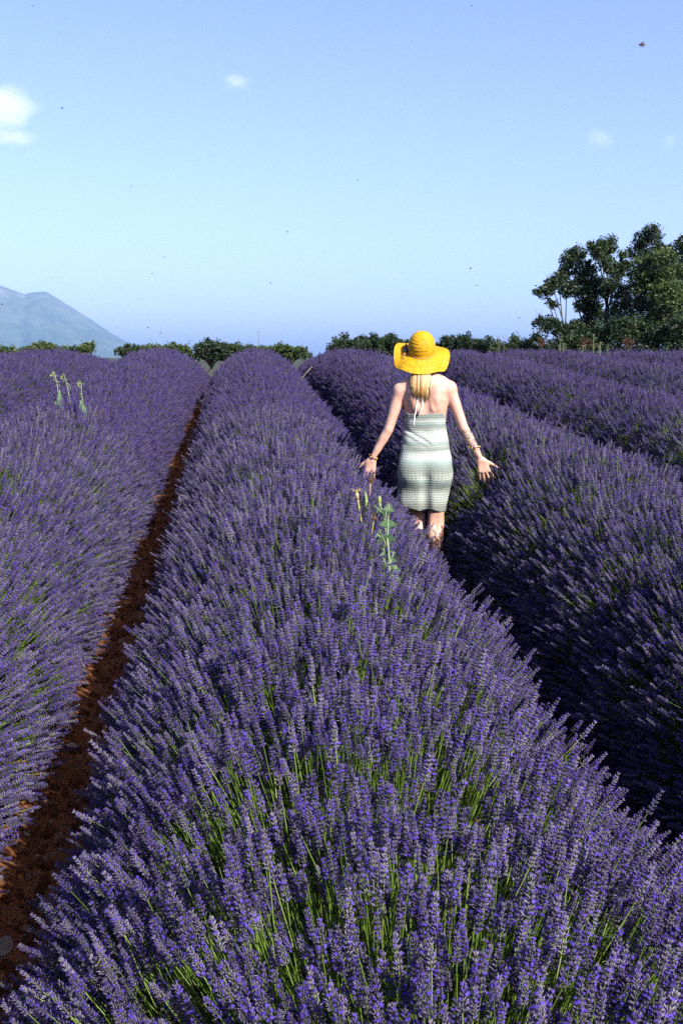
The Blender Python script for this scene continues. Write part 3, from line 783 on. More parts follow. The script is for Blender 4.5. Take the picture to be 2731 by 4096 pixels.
B.cone((-0.012, 0.005, 1.34), (-0.028, 0.030, 1.50), 0.052, 0.049, 0.03)
# shoulder blades and the groove of the spine
B.cone((-0.085, -0.066, 1.30), (-0.060, -0.074, 1.20), 0.030, 0.024, 0.03); B.cone((0.075, -0.066, 1.31), (0.060, -0.076, 1.20), 0.030, 0.026, 0.03)
B.cone((0.0, -0.112, 1.33), (0.004, -0.100, 1.05), 0.018, 0.018, 0.03, op='cut')
B.cone((0.046, -0.118, 1.245), (0.075, -0.108, 1.175), 0.014, 0.012, 0.02, op='cut')
# head and face
HC = np.array((-0.032, 0.056, 1.532))
B.ell(HC, (0.072, 0.086, 0.098), 0.02); B.ell(HC + (0, 0.045, -0.055), (0.056, 0.055, 0.062), 0.03)
B.cone(HC + (0, 0.090, 0.012), HC + (0, 0.112, -0.018), 0.008, 0.012, 0.012); B.ell(HC + (0, 0.090, -0.055), (0.022, 0.010, 0.007), 0.008); B.ell(HC + (0, 0.075, -0.098), (0.022, 0.02, 0.016), 0.02)
for sx_ in (-1, 1):
    B.ell(HC + (sx_ * 0.029, 0.088, 0.008), (0.013, 0.008, 0.008), 0.004, op='cut'); B.ell(HC + (sx_ * 0.029, 0.076, 0.008), (0.012, 0.010, 0.009), 0.003)
    B.ell(HC + (sx_ * 0.075, 0.0, -0.01), (0.010, 0.018, 0.030), 0.008)
# arms
ELL, WRL = (-0.243, -0.020, 1.052), (-0.352, -0.015, 0.856)
ELR, WRR = (0.250, -0.020, 1.068), (0.366, -0.025, 0.862)
def mixp(a, b_, t_): return tuple(np.array(a) * (1 - t_) + np.array(b_) * t_)
for S, E, W in ((SHL, ELL, WRL), (SHR, ELR, WRR)):
    B.chain([(S, 0.044), (mixp(S, E, 0.35), 0.039), (mixp(S, E, 0.75), 0.0335), (E, 0.0315), (mixp(E, W, 0.25), 0.0318), (mixp(E, W, 0.6), 0.0265), (W, 0.0190)], 0.02)
    B.ell(tuple(np.array(E) + (0, -0.016, 0.0)), (0.014, 0.013, 0.016), 0.02)
hand(B, WRL, -1, (-0.20, 0.05, -1.0), (-1.0, 0.05, 0.1), (0.1, 1, 0.1), (0.10, 0.0, -0.07, -0.15))
hand(B, WRR, 1, (0.32, 0.06, -1.0), (1.0, 0.05, 0.25), (-0.1, 1, 0.1), (0.32, 0.12, -0.06, -0.20))
# legs: the left one a stride ahead
for hip, knee, ank, toe in (((-0.082, 0.0, 0.76), (-0.046, 0.055, 0.455), (-0.040, 0.020, 0.085), (-0.045, 0.17, 0.022)),
                            ((0.088, 0.0, 0.76), (0.078, -0.012, 0.455), (0.066, -0.085, 0.095), (0.072, 0.065, 0.022))):
    hip, knee, ank, toe = map(np.array, (hip, knee, ank, toe))
    B.chain([(hip, 0.084), (hip * 0.5 + knee * 0.5, 0.071), (knee + (0, 0, 0.03), 0.054), (knee + (0, 0, -0.03), 0.050)], 0.03)
    cm = knee * 0.68 + ank * 0.32
    B.chain([(knee + (0, 0, -0.02), 0.049), (cm + (0, -0.012, 0), 0.054), (knee * 0.38 + ank * 0.62 + (0, -0.004, 0), 0.040), (ank, 0.031)], 0.025)
    B.ell(cm + (-0.012, -0.022, 0.01), (0.034, 0.036, 0.075), 0.02); B.ell(cm + (0.016, -0.022, 0.0), (0.030, 0.034, 0.07), 0.02)
    B.ell(knee + (0, -0.066, 0.0), (0.020, 0.014, 0.04), 0.035, op='cut')
    B.chain([(ank + (0, -0.018, -0.035), 0.032), (ank * 0.4 + toe * 0.6 + (0, 0, 0.012), 0.034), (toe, 0.024)], 0.02)

m, t, o = nt('skin')
p = node(t, 'ShaderNodeBsdfPrincipled'); p.inputs['Roughness'].default_value = 0.42; p.inputs['Specular IOR Level'].default_value = 0.35
tc = node(t, 'ShaderNodeTexCoord'); sx = node(t, 'ShaderNodeSeparateXYZ'); t.links.new(tc.outputs['Object'], sx.inputs[0])
c = ramp(t, noise(t, 9, 4), [(0.3, (0.31, 0.170, 0.118)), (0.5, (0.35, 0.205, 0.148)), (0.7, (0.39, 0.24, 0.18))])
def blob(cx, cy_, cz, rx, ry, rz):
    mp = node(t, 'ShaderNodeMapping', vector_type='POINT'); mp.inputs['Scale'].default_value = (1 / rx, 1 / ry, 1 / rz)
    mp.inputs['Location'].default_value = (-cx / rx, -cy_ / ry, -cz / rz); t.links.new(tc.outputs['Object'], mp.inputs['Vector'])
    ln = node(t, 'ShaderNodeVectorMath', operation='LENGTH'); t.links.new(mp.outputs[0], ln.inputs[0])
    return math_n(t, 'LESS_THAN', ln.outputs['Value'], 1.0)
vo = node(t, 'ShaderNodeTexVoronoi', feature='DISTANCE_TO_EDGE'); vo.inputs['Scale'].default_value = 62.0; t.links.new(tc.outputs['Object'], vo.inputs['Vector'])
vo2 = node(t, 'ShaderNodeTexVoronoi', feature='DISTANCE_TO_EDGE'); vo2.inputs['Scale'].default_value = 48.0; t.links.new(tc.outputs['Object'], vo2.inputs['Vector'])
inkline = math_n(t, 'LESS_THAN', vo.outputs['Distance'], 0.085); inkline2 = math_n(t, 'LESS_THAN', vo2.outputs['Distance'], 0.10)
fill_ = math_n(t, 'GREATER_THAN', noise(t, 55, 2), 0.55)
k1 = math_n(t, 'MULTIPLY', blob(0.026, -0.10, 1.325, 0.017, 0.08, 0.036), math_n(t, 'MAXIMUM', inkline, fill_))
k2 = blob(0.272, -0.06, 1.02, 0.040, 0.07, 0.038); k3 = blob(0.312, -0.02, 0.965, 0.034, 0.06, 0.034); k4 = blob(0.335, 0.0, 0.925, 0.014, 0.06, 0.012); k5 = blob(0.292, -0.03, 1.045, 0.018, 0.06, 0.012)
kk = math_n(t, 'MAXIMUM', math_n(t, 'MAXIMUM', k2, k3), math_n(t, 'MAXIMUM', k4, k5))
kk = math_n(t, 'MULTIPLY', kk, math_n(t, 'MAXIMUM', inkline2, math_n(t, 'GREATER_THAN', noise(t, 42, 2), 0.60)))
k6 = blob(-0.326, 0.0, 0.908, 0.006, 0.06, 0.005)
ink = math_n(t, 'MULTIPLY', math_n(t, 'MAXIMUM', math_n(t, 'MAXIMUM', k1, kk), k6), 0.72)
c = mixc(t, ink, c, (0.055, 0.06, 0.07))
# fingertips and knees a little redder
t.links.new(c, p.inputs['Base Color'])
p.inputs['Subsurface Weight'].default_value = 0.10; p.inputs['Subsurface Radius'].default_value = (0.012, 0.005, 0.003); p.inputs['Subsurface Scale'].default_value = 0.5
b = node(t, 'ShaderNodeBump'); b.inputs['Strength'].default_value = 0.12; b.inputs['Distance'].default_value = 0.002
t.links.new(noise(t, 160, 4), b.inputs['Height']); t.links.new(b.outputs[0], p.inputs['Normal'])
t.links.new(p.outputs[0], o.inputs['Surface']); M['skin'] = m

woman = empty('person', WOMAN); woman.rotation_euler = (0, 0, -math.atan2(WOMAN.x, WOMAN.y))
tag(woman, 'woman walking away in a yellow sun hat and pale halter dress, arms spread', 'person')
link('body', B.mesh('body', [M['skin']]), woman)

# ---- dress: shell with two short legs at the hem
DRESS = [(0.44, 0.164, 0.100, -0.022, 0.012), (0.53, 0.166, 0.104, -0.020, 0.010), (0.62, 0.175, 0.116, -0.010, 0.004), (0.70, 0.180, 0.124, 0.0, -0.002), (0.76, 0.181, 0.128, 0.002, -0.006),
         (0.85, 0.175, 0.116, 0.002, 0.0), (0.95, 0.158, 0.104, 0.0, 0.008), (1.045, 0.141, 0.099, 0.0, 0.010), (1.10, 0.138, 0.099, -0.002, 0.006), (1.16, 0.140, 0.099, -0.003, 0.002), (1.22, 0.140, 0.10, -0.003, 0.0)]
nf1, nf2 = Noise(3, 4.5, 10, 801), Noise(3, 11.0, 12, 802)
def folds(x, y, z):
    pull = 0.0045 * np.exp(-(((x * 0.55 + z) - 0.985) / 0.012) ** 2) * (x < 0.03) - 0.004 * np.exp(-(((x * 0.55 + z) - 0.962) / 0.012) ** 2) * (x < 0.03)
    # soft pull folds, wider toward the waist
    wv = np.sin((x * 0.8 + z * 1.0) * 62 + 1.5 * nf1(x, y, z)) * 0.0022 * np.exp(-((z - 0.985) / 0.055) ** 2)
    return wv + pull + 0.0026 * nf1(x, y, z) + 0.0010 * nf2(x, y, z)
Dr = Field((-0.24, -0.19, 0.46), (0.24, 0.18, 1.2), 0.0042)
Dr.loft(DRESS, 0.0, extra=folds)
Dr.ell((-0.078, -0.072, 0.775), (0.088, 0.078, 0.085), 0.05); Dr.ell((0.082, -0.072, 0.775), (0.088, 0.078, 0.085), 0.05)
Dr.cone((0.006, -0.155, 0.740), (0.012, -0.072, 0.44), 0.020, 0.036, 0.03, op='cut')
Dr.cone((0.008, -0.17, 0.86), (0.006, -0.165, 0.74), 0.012, 0.016, 0.04, op='cut')
Dr.cone((-0.055, -0.140, 0.63), (-0.065, -0.145, 0.45), 0.004, 0.014, 0.02, op='cut')
Dr.cone((0.095, -0.135, 0.62), (0.105, -0.145, 0.45), 0.003, 0.012, 0.02, op='cut')
Dr.cone((0.01, 0.150, 0.70), (0.01, 0.135, 0.44), 0.010, 0.030, 0.035, op='cut')
Dr.loft([(0.40, 0.060, 0.072, -0.098, 0.012), (0.60, 0.066, 0.080, -0.088, 0.008)], 0.0, op='cut', ex=2.0)
Dr.loft([(0.40, 0.048, 0.070, 0.066, 0.012), (0.60, 0.062, 0.080, 0.080, 0.008)], 0.0, op='cut', ex=2.0)
sl_, x, y, z = Dr.sub(Dr.lo, Dr.ax[0][-1] * np.array([1, 0, 0]) + np.array([0, Dr.ax[1][-1], Dr.ax[2][-1]]))
hemz = 0.522 - 0.07 * x + 0.006 * np.sin(x * 40 + 2 * y)
topz = 1.158 + 0.03 * x + 0.004 * np.sin(x * 30) + 0.012 * (np.abs(x) / 0.14) ** 3 + np.clip(y, 0, 1) * 0.45
Dr.F[:] = np.maximum(np.maximum(Dr.F, hemz - z), z - topz)

m, t, o = nt('knit_fabric')
p = node(t, 'ShaderNodeBsdfPrincipled'); p.inputs['Roughness'].default_value = 0.85; p.inputs['Specular IOR Level'].default_value = 0.15
tc = node(t, 'ShaderNodeTexCoord'); sx = node(t, 'ShaderNodeSeparateXYZ'); t.links.new(tc.outputs['Object'], sx.inputs[0])
ang = math_n(t, 'MULTIPLY', math_n(t, 'ARCTAN2', sx.outputs['X'], math_n(t, 'MULTIPLY', sx.outputs['Y'], -1.25)), 0.155)
wob = math_n(t, 'MULTIPLY', math_n(t, 'SUBTRACT', noise(t, 5, 2), 0.5), 0.032)
zz_ = math_n(t, 'ADD', sx.outputs['Z'], wob)
tri = math_n(t, 'PINGPONG', ang, 0.0095)                       # chevron wave
zc = math_n(t, 'ADD', zz_, math_n(t, 'MULTIPLY', tri, 0.75))
cyc = math_n(t, 'FRACT', math_n(t, 'MULTIPLY', zc, 1 / 0.205))
WH, TE, GR, BE, DG = (0.33, 0.365, 0.325), (0.145, 0.205, 0.185), (0.105, 0.125, 0.108), (0.20, 0.215, 0.175), (0.07, 0.088, 0.075)
bands = [(0.50, DG), (0.535, GR), (0.565, BE), (0.60, WH), (0.63, WH), (0.66, BE), (0.685, GR), (0.715, TE), (0.742, WH), (0.768, BE), (0.79, GR), (0.815, GR), (0.845, TE), (0.875, WH), (0.905, WH),
         (0.93, GR), (0.95, BE), (0.97, TE), (0.995, WH), (1.04, WH), (1.065, BE), (1.085, GR), (1.10, TE), (1.12, WH), (1.138, GR), (1.165, GR)]
cyc = math_n(t, 'MULTIPLY', math_n(t, 'SUBTRACT', zc, 0.50), 1 / 0.68)
col = mixc(t, 0.28, ramp(t, cyc, [((q - 0.50) / 0.68, w_) for q, w_ in bands]), (0.19, 0.215, 0.185))
rowf = math_n(t, 'FRACT', math_n(t, 'MULTIPLY', zc, 1 / 0.0165))
edge = math_n(t, 'LESS_THAN', rowf, 0.24)
lat = math_n(t, 'ABSOLUTE', math_n(t, 'SUBTRACT', math_n(t, 'FRACT', math_n(t, 'MULTIPLY', ang, 1 / 0.019)), 0.5))
hole = math_n(t, 'MULTIPLY', math_n(t, 'LESS_THAN', lat, 0.10), math_n(t, 'GREATER_THAN', rowf, 0.45))
dk = math_n(t, 'MAXIMUM', math_n(t, 'MULTIPLY', edge, 0.40), math_n(t, 'MULTIPLY', hole, 0.55))
col = mixc(t, dk, col, (0.075, 0.09, 0.085))
t.links.new(col, p.inputs['Base Color'])
b = node(t, 'ShaderNodeBump'); b.inputs['Strength'].default_value = 0.6; b.inputs['Distance'].default_value = 0.003
hgt_ = math_n(t, 'ADD', math_n(t, 'MULTIPLY', math_n(t, 'SINE', math_n(t, 'MULTIPLY', rowf, 3.14159)), 1.0), math_n(t, 'MULTIPLY', noise(t, 300, 2), 0.4))
t.links.new(hgt_, b.inputs['Height']); t.links.new(b.outputs[0], p.inputs['Normal'])
t.links.new(p.outputs[0], o.inputs['Surface']); M['knit'] = m
dress = link('dress', Dr.mesh('dress', [M['knit']]), woman)
# halter front up to the neck, then its two white cords hanging down the back
M['cord'] = surf('white_cord', [(0.3, (0.5, 0.49, 0.46)), (0.7, (0.62, 0.61, 0.58))], 200, 0.8)
mb = MB()
for s_ in (-1, 1):
    mb.tube([(s_ * 0.085, 0.098, 1.17), (s_ * 0.070, 0.088, 1.25), (s_ * 0.052 - 0.01, 0.065, 1.345), (s_ * 0.052 - 0.015, 0.03, 1.395), (s_ * 0.036 - 0.016, -0.03, 1.40), (-0.016, -0.055, 1.392)], [0.03, 0.022, 0.010, 0.007, 0.005, 0.004], 6, flat=0.4)
mb.build('halter_strap', M['knit'], dress)
for pts in ([(-0.045, -0.085, 1.40), (-0.050, -0.098, 1.29), (-0.056, -0.104, 1.24), (-0.062, -0.106, 1.20), (-0.065, -0.110, 1.165), (-0.070, -0.122, 1.15), (-0.073, -0.117, 1.11), (-0.072, -0.120, 1.082)],
            [(-0.022, -0.085, 1.40), (-0.024, -0.108, 1.27), (-0.018, -0.106, 1.235), (-0.026, -0.101, 1.20), (-0.036, -0.101, 1.17), (-0.040, -0.104, 1.158)]):
    mb = MB(); mb.tube(pts, [0.0028] * (len(pts) - 1) + [0.0036], 6); mb.build('tie_cord', M['cord'], dress)
M['black'] = surf('black_plastic', [(0.3, (0.008, 0.009, 0.012)), (0.7, (0.02, 0.022, 0.03))], 50, 0.4)
mb = MB(); mb.tube([(-0.052, -0.103, 1.172), (-0.052, -0.106, 1.152)], 0.008, 8); mb.build('clasp', M['black'], dress)

# ---- hair: a sheaf of strands below the brim
hm, t, o = nt('blonde_hair')
p = node(t, 'ShaderNodeBsdfPrincipled'); p.inputs['Roughness'].default_value = 0.42; p.inputs['Specular IOR Level'].default_value = 0.5
at_ = node(t, 'ShaderNodeAttribute', attribute_name='tone'); 
c = ramp(t, at_.outputs['Fac'], [(0.0, (0.07, 0.028, 0.008)), (0.3, (0.20, 0.088, 0.022)), (0.65, (0.40, 0.23, 0.07)), (1.0, (0.58, 0.44, 0.22))])
t.links.new(c, p.inputs['Base Color']); t.links.new(p.outputs[0], o.inputs['Surface'])
mb = MB(); tones = []
hr = random.Random(3)
for i in range(330):
    q = hr.random(); lay = hr.random()
    xt = -0.106 + 0.136 * q + hr.gauss(0, 0.002)
    cx_ = (xt + 0.037)
    x0_ = -0.034 + cx_ * 0.86
    yb = -0.050 - 0.036 * math.sqrt(max(0, 1 - (cx_ / 0.075) ** 2)) - 0.012 * lay
    z1_ = 1.268 + 0.040 * (1 - q) ** 1.5 + hr.uniform(-0.030, 0.012) + 0.05 * hr.random() ** 6 + (0.02 if abs(cx_) > 0.06 else 0)
    cl_ = math.sin(q * 21.0) * 0.004
    xt += 0.018 * max(0.0, 0.35 - q) - 0.010 * max(0.0, q - 0.8)
    pts = [(x0_, yb + 0.055, 1.505), (x0_ + cl_ * 0.3, yb + 0.022, 1.455), (x0_ * 0.55 + xt * 0.45 + cl_, yb - 0.004, 1.405), (x0_ * 0.2 + xt * 0.8 + cl_, yb - 0.020 - 0.006 * lay, 1.34), (xt + hr.gauss(0, 0.003), yb - 0.026, z1_)]
    w_ = hr.uniform(0.0014, 0.0031)
    n0 = len(mb.v); mb.tube(pts, [w_, w_, w_, w_ * 0.9, w_ * 0.25], 5)
    tn = min(1, max(0, 0.50 + 0.26 * math.sin(q * 30 + 1) + hr.gauss(0, 0.36)))
    for j in range(len(mb.v) - n0): tones.append(min(1.0, max(0.0, tn + 0.10 * (j / max(1, len(mb.v) - n0) - 0.5))))
# scalp cap under the hat
n0 = len(mb.v); mb.ball(tuple(HC + (0, -0.002, 0.004)), (0.0755, 0.086, 0.098), 20, 14); tones += [0.35] * (len(mb.v) - n0)
hair = mb.build('hair', hm, woman)
a = hair.data.attributes.new('tone', 'FLOAT', 'POINT'); a.data.foreach_set('value', np.array(tones, np.float32))

# ---- sun hat: stitched straw braid, tilted back
m, t, o = nt('yellow_straw')
p = node(t, 'ShaderNodeBsdfPrincipled'); p.inputs['Roughness'].default_value = 0.6; p.inputs['Specular IOR Level'].default_value = 0.25
ra = node(t, 'ShaderNodeAttribute', attribute_name='braid'); aa = node(t, 'ShaderNodeAttribute', attribute_name='around')
fr = math_n(t, 'FRACT', ra.outputs['Fac'])
weave = math_n(t, 'SINE', math_n(t, 'MULTIPLY', aa.outputs['Fac'], 1.0))
weave2 = math_n(t, 'SINE', math_n(t, 'ADD', math_n(t, 'MULTIPLY', aa.outputs['Fac'], 1.0), math_n(t, 'MULTIPLY', fr, 12.6)))
pit = math_n(t, 'MULTIPLY', math_n(t, 'GREATER_THAN', weave2, 0.55), math_n(t, 'LESS_THAN', math_n(t, 'ABSOLUTE', math_n(t, 'SUBTRACT', fr, 0.5)), 0.24))
seam = math_n(t, 'LESS_THAN', fr, 0.10)
col = ramp(t, noise(t, 40, 3), [(0.3, (0.37, 0.19, 0.003)), (0.55, (0.46, 0.262, 0.004)), (0.75, (0.53, 0.33, 0.012))])
col = mixc(t, math_n(t, 'MULTIPLY', math_n(t, 'MAXIMUM', pit, seam), 0.70), col, (0.14, 0.055, 0.002))
t.links.new(col, p.inputs['Base Color'])
tl = node(t, 'ShaderNodeBsdfTranslucent'); t.links.new(col, tl.inputs['Color']); mx = node(t, 'ShaderNodeMixShader'); mx.inputs[0].default_value = 0.12
b = node(t, 'ShaderNodeBump'); b.inputs['Strength'].default_value = 0.5; b.inputs['Distance'].default_value = 0.003
t.links.new(math_n(t, 'SUBTRACT', 1.0, pit), b.inputs['Height']); t.links.new(b.outputs[0], p.inputs['Normal'])
t.links.new(p.outputs[0], mx.inputs[1]); t.links.new(tl.outputs[0], mx.inputs[2]); t.links.new(mx.outputs[0], o.inputs['Surface']); M['straw'] = m

hat = empty('sun_hat', (-0.033, 0.052, 1.556), woman)
HAT_TILT = 27.0
hat.rotation_euler = (R(HAT_TILT), R(3), R(0))       # top leans toward the camera
def brim_drop(phi, q):
    """height of the brim at angle phi (0 = +x, 90 = away) and 0..1 across it"""
    d = -0.012 * q - 0.020 * q * q - 0.022 * q * (0.5 - 0.5 * math.sin(phi)) ** 2
    d += 0.046 * q ** 1.5 * math.exp(-((((phi - R(160)) + math.pi) % (2 * math.pi) - math.pi) / 0.50) ** 2)     # left side turned up
    d += -0.032 * q ** 1.5 * math.exp(-((((phi - R(333)) + math.pi) % (2 * math.pi) - math.pi) / 0.30) ** 2)    # right rear corner dips
    d += 0.028 * q ** 1.5 * math.exp(-((((phi - R(18)) + math.pi) % (2 * math.pi) - math.pi) / 0.42) ** 2)      # right side lifts
    d += -0.030 * q ** 1.5 * math.exp(-((((phi - R(207)) + math.pi) % (2 * math.pi) - math.pi) / 0.30) ** 2)
    return d
CR_R, CR_H, BR = 0.088, 0.146, 0.100
def profile(s):
    """s 0..1 over the crown from the apex down, 1..2 over the brim"""
    if s <= 1:
        w = s * math.pi / 2 * 1.0
        r = CR_R * min(1.0, math.sin(min(w * 1.12, math.pi / 2)) ** 0.92)
        z = CR_H * (math.cos(w) ** 0.80 if s < 1 else 0.0)
        return r, z
    q = s - 1
    return CR_R + BR * q, 0.0
NS, NP = 150, 128
V = np.zeros((NP, NS, 3)); BRA = np.zeros((NP, NS)); ARO = np.zeros((NP, NS))
ss_ = np.linspace(0.004, 2.0, NS)
for j, s_ in enumerate(ss_):
    r_, z_ = profile(s_)
    braid = s_ * 9.0 if s_ <= 1 else 9.0 + (s_ - 1) * 7.0
    step = 0.0022 * (1 - (braid % 1.0))
    for i in range(NP):
        ph = 2 * math.pi * i / NP
        br = braid + (i / NP if s_ <= 1 else 0.0)            # the crown is sewn as one spiral
        st = 0.0024 * (br % 1.0)
        zz = z_; rr = r_
        if s_ > 1: 
            q = s_ - 1
            zz = brim_drop(ph, q) + st; rr = r_ * (1 + 0.02 * q * math.sin(3 * ph + 1))
        else: rr = r_ + st
        V[i, j] = (rr * math.cos(ph) * 0.98, rr * math.sin(ph) * 1.06, zz); BRA[i, j] = br; ARO[i, j] = ph * max(12, round(r_ / 0.0021))
me = np_mesh('straw', V.reshape(-1, 3), grid_faces(NP, NS, True), [M['straw']])
a = me.attributes.new('braid', 'FLOAT', 'POINT'); a.data.foreach_set('value', BRA.astype(np.float32).ravel())
a = me.attributes.new('around', 'FLOAT', 'POINT'); a.data.foreach_set('value', ARO.astype(np.float32).ravel())
hs = link('straw_shell', me, hat); sd = hs.modifiers.new('thickness', 'SOLIDIFY'); sd.thickness = 0.002
M['band'] = surf('tan_ribbon', [(0.3, (0.30, 0.13, 0.035)), (0.7, (0.42, 0.20, 0.07))], 60, 0.7)
M['navy'] = surf('navy_ribbon', [(0.3, (0.008, 0.009, 0.02)), (0.7, (0.02, 0.022, 0.045))], 60, 0.6)
mb = MB(); ring = [(math.cos(2 * math.pi * i / 64) * 0.0905 * 0.98, math.sin(2 * math.pi * i / 64) * 0.0905 * 1.06, 0.006) for i in range(65)]
mb.tube(ring, 0.0035, 6, cap=False); mb.build('hat_band', M['band'], hat)
mb = MB()
bx_, by_, bz_ = -0.096, -0.012, 0.014
mb.ball((bx_, by_, bz_), (0.010, 0.011, 0.010), 8, 6)
for dx, dy, dz, w_ in ((-0.020, 0.030, 0.020, 0.010), (-0.026, 0.016, -0.004, 0.010), (-0.014, -0.026, 0.010, 0.011), (-0.004, -0.034, -0.002, 0.007), (-0.010, 0.044, 0.036, 0.007)):
    mb.tube([(bx_, by_, bz_), (bx_ + dx * 0.6, by_ + dy * 0.6, bz_ + dz * 0.6 + 0.008), (bx_ + dx, by_ + dy, bz_ + dz)], [0.004, w_, w_ * 0.35], 6, flat=0.45)
mb.build('ribbon_bow', M['navy'], hat)
mb = MB()
for dx, dy in ((-0.012, -0.060), (-0.022, -0.055), (0.016, -0.050), (-0.030, -0.040)):
    pts = [(bx_, by_, bz_)] + [(bx_ + dx * q, by_ + dy * q, 0.010 + 0.012 * math.sin(q * 3.1) + brim_drop(R(205), 0.4 * q)) for q in (0.35, 0.7, 1.0)]
    mb.tube(pts, 0.0016, 5)
mb.build('ribbon_ends', M['band'], hat)

# ---- bracelets
def bracelet(name, c_, axis, r_, mats, beads, tube_r):
    axis = Vector(axis).normalized(); u_ = axis.orthogonal().normalized(); v_ = axis.cross(u_)
    mb = MB(); c_ = Vector(c_)
    pts = [c_ + u_ * r_ * math.cos(2 * math.pi * i / 28) + v_ * r_ * math.sin(2 * math.pi * i / 28) for i in range(29)]
    mb.tube(pts, tube_r, 5, cap=False)
    for i in range(beads):
        w = 2 * math.pi * i / beads
        mb.ball(c_ + (u_ * math.cos(w) + v_ * math.sin(w)) * (r_ + 0.002) + axis * random.uniform(-0.006, 0.006), random.uniform(0.0035, 0.0055), 6, 5, 1 + i % (len(mats) - 1) if len(mats) > 1 else 0)
    return mb.build(name, mats, woman)
M['gold'] = surf('gold_bead', [(0.3, (0.45, 0.26, 0.05)), (0.7, (0.6, 0.38, 0.10))], 60, 0.35)
M['red_bead'] = surf('red_bead', [(0.3, (0.22, 0.03, 0.02)), (0.7, (0.34, 0.07, 0.04))], 60, 0.35)
WL, EL_ = Vector(WRL), Vector(ELL); WR, ER_ = Vector(WRR), Vector(ELR)
bracelet('beaded_bracelet', WL.lerp(EL_, 0.06), EL_ - WL, 0.0265, [M['black'], M['gold'], M['red_bead'], M['black']], 22, 0.002)
bracelet('cord_bracelet', WR.lerp(ER_, 0.38), ER_ - WR + Vector((0.12, 0, 0.0)), 0.0345, [M['black'], M['gold']], 9, 0.0026)

# ------------------------------------------------------------------ weeds in the rows
M['weed_leaf'] = surf('weed_leaf', [(0.3, (0.026, 0.062, 0.024)), (0.55, (0.042, 0.090, 0.036)), (0.75, (0.075, 0.125, 0.060))], 30, 0.55, 0.3, 120, trans=0.2)
M['weed_stem'] = surf('weed_stem', [(0.3, (0.075, 0.105, 0.045)), (0.7, (0.14, 0.175, 0.095))], 30, 0.6)
M['crest_stem'] = surf('crest_weed_stem', [(0.3, (0.05, 0.07, 0.03)), (0.7, (0.10, 0.12, 0.06))], 30, 0.7)
M['midrib'] = surf('leaf_midrib', [(0.3, (0.16, 0.21, 0.09)), (0.7, (0.22, 0.27, 0.13))], 30, 0.6)
M['yellow_stem'] = surf('yellow_stem', [(0.3, (0.15, 0.15, 0.02)), (0.7, (0.24, 0.235, 0.06))], 30, 0.6)
M['dry_stem'] = surf('dry_stem', [(0.3, (0.13, 0.08, 0.035)), (0.7, (0.22, 0.14, 0.07))], 40, 0.8)
M['dry_head'] = surf('dry_seed_head', [(0.3, (0.018, 0.010, 0.005)), (0.7, (0.085, 0.045, 0.018))], 120, 0.9)
M['straw_pale'] = surf('pale_straw', [(0.3, (0.20, 0.16, 0.07)), (0.7, (0.32, 0.26, 0.13))], 40, 0.8)
M['bud'] = surf('weed_bud', [(0.3, (0.09, 0.13, 0.035)), (0.7, (0.17, 0.21, 0.07))], 60, 0.7)

def leaf_shape(mb, base, dirv, up, L, W, lobes=0, droop=0.25, mi=0, mr=1, phase=0.0):
    """one leaf: two curved halves either side of a raised midrib"""
    dirv = Vector(dirv).normalized(); up = Vector(up); up = (up - dirv * up.dot(dirv)).normalized(); side = dirv.cross(up)
    base = Vector(base); n = 26 if lobes else 12
    mid, lf, rt = [], [], []
    for i in range(n + 1):
        t_ = i / n
        c_ = base + dirv * L * t_ - up * droop * L * t_ * t_
        env = math.sin(math.pi * min(1, t_ ** 0.75 * 0.98 + 0.02)) ** 0.7
        if lobes:
            lob = 0.22 + 0.78 * max(0.0, math.sin(math.pi * (lobes * t_ + 0.15 + phase))) ** 0.8 if math.sin(math.pi * (lobes * t_ + 0.15 + phase)) > 0 else 0.13
            w_ = W * lob * (0.5 + 0.5 * env) * (1 - 0.25 * t_); sweep = -0.10 * L * (lob - 0.2) * 0.6
        else: w_ = W * env; sweep = 0
        mid.append(c_); lf.append(c_ + side * w_ + up * w_ * 0.22 + dirv * sweep); rt.append(c_ - side * w_ + up * w_ * 0.22 + dirv * sweep)
    N = n + 1
    mb.add(mid + lf + rt, [(i, i + 1, N + i + 1, N + i) for i in range(n)] + [(2 * N + i, 2 * N + i + 1, i + 1, i) for i in range(n)], mi)
    mb.tube([q + up * 0.0008 for q in mid], [0.0022 * (1 - 0.7 * i / n) + 0.0004 for i in range(N)], 4, mr)

RIGHT = _cm @ Vector((1, 0, 0)); FWD = Vector((math.sin(R(YAW)), math.cos(R(YAW)), 0)); UP = Vector((0, 0, 1))
def row_top(x, y, idx):
    xc = row_x(idx)
    return float(zg_y(y)) + Z0 + math.sqrt(max(0.0, RAD ** 2 - ((x - xc) / WID) ** 2))
def on_row(px, py, idx):
    """where the line of sight through a pixel meets the crown of a row"""
    d = 1.5
    while d < 30:
        q = at(px, py, d)
        if q.z < row_top(q.x, q.y, idx): return q, d
        d += 0.02
    return q, d

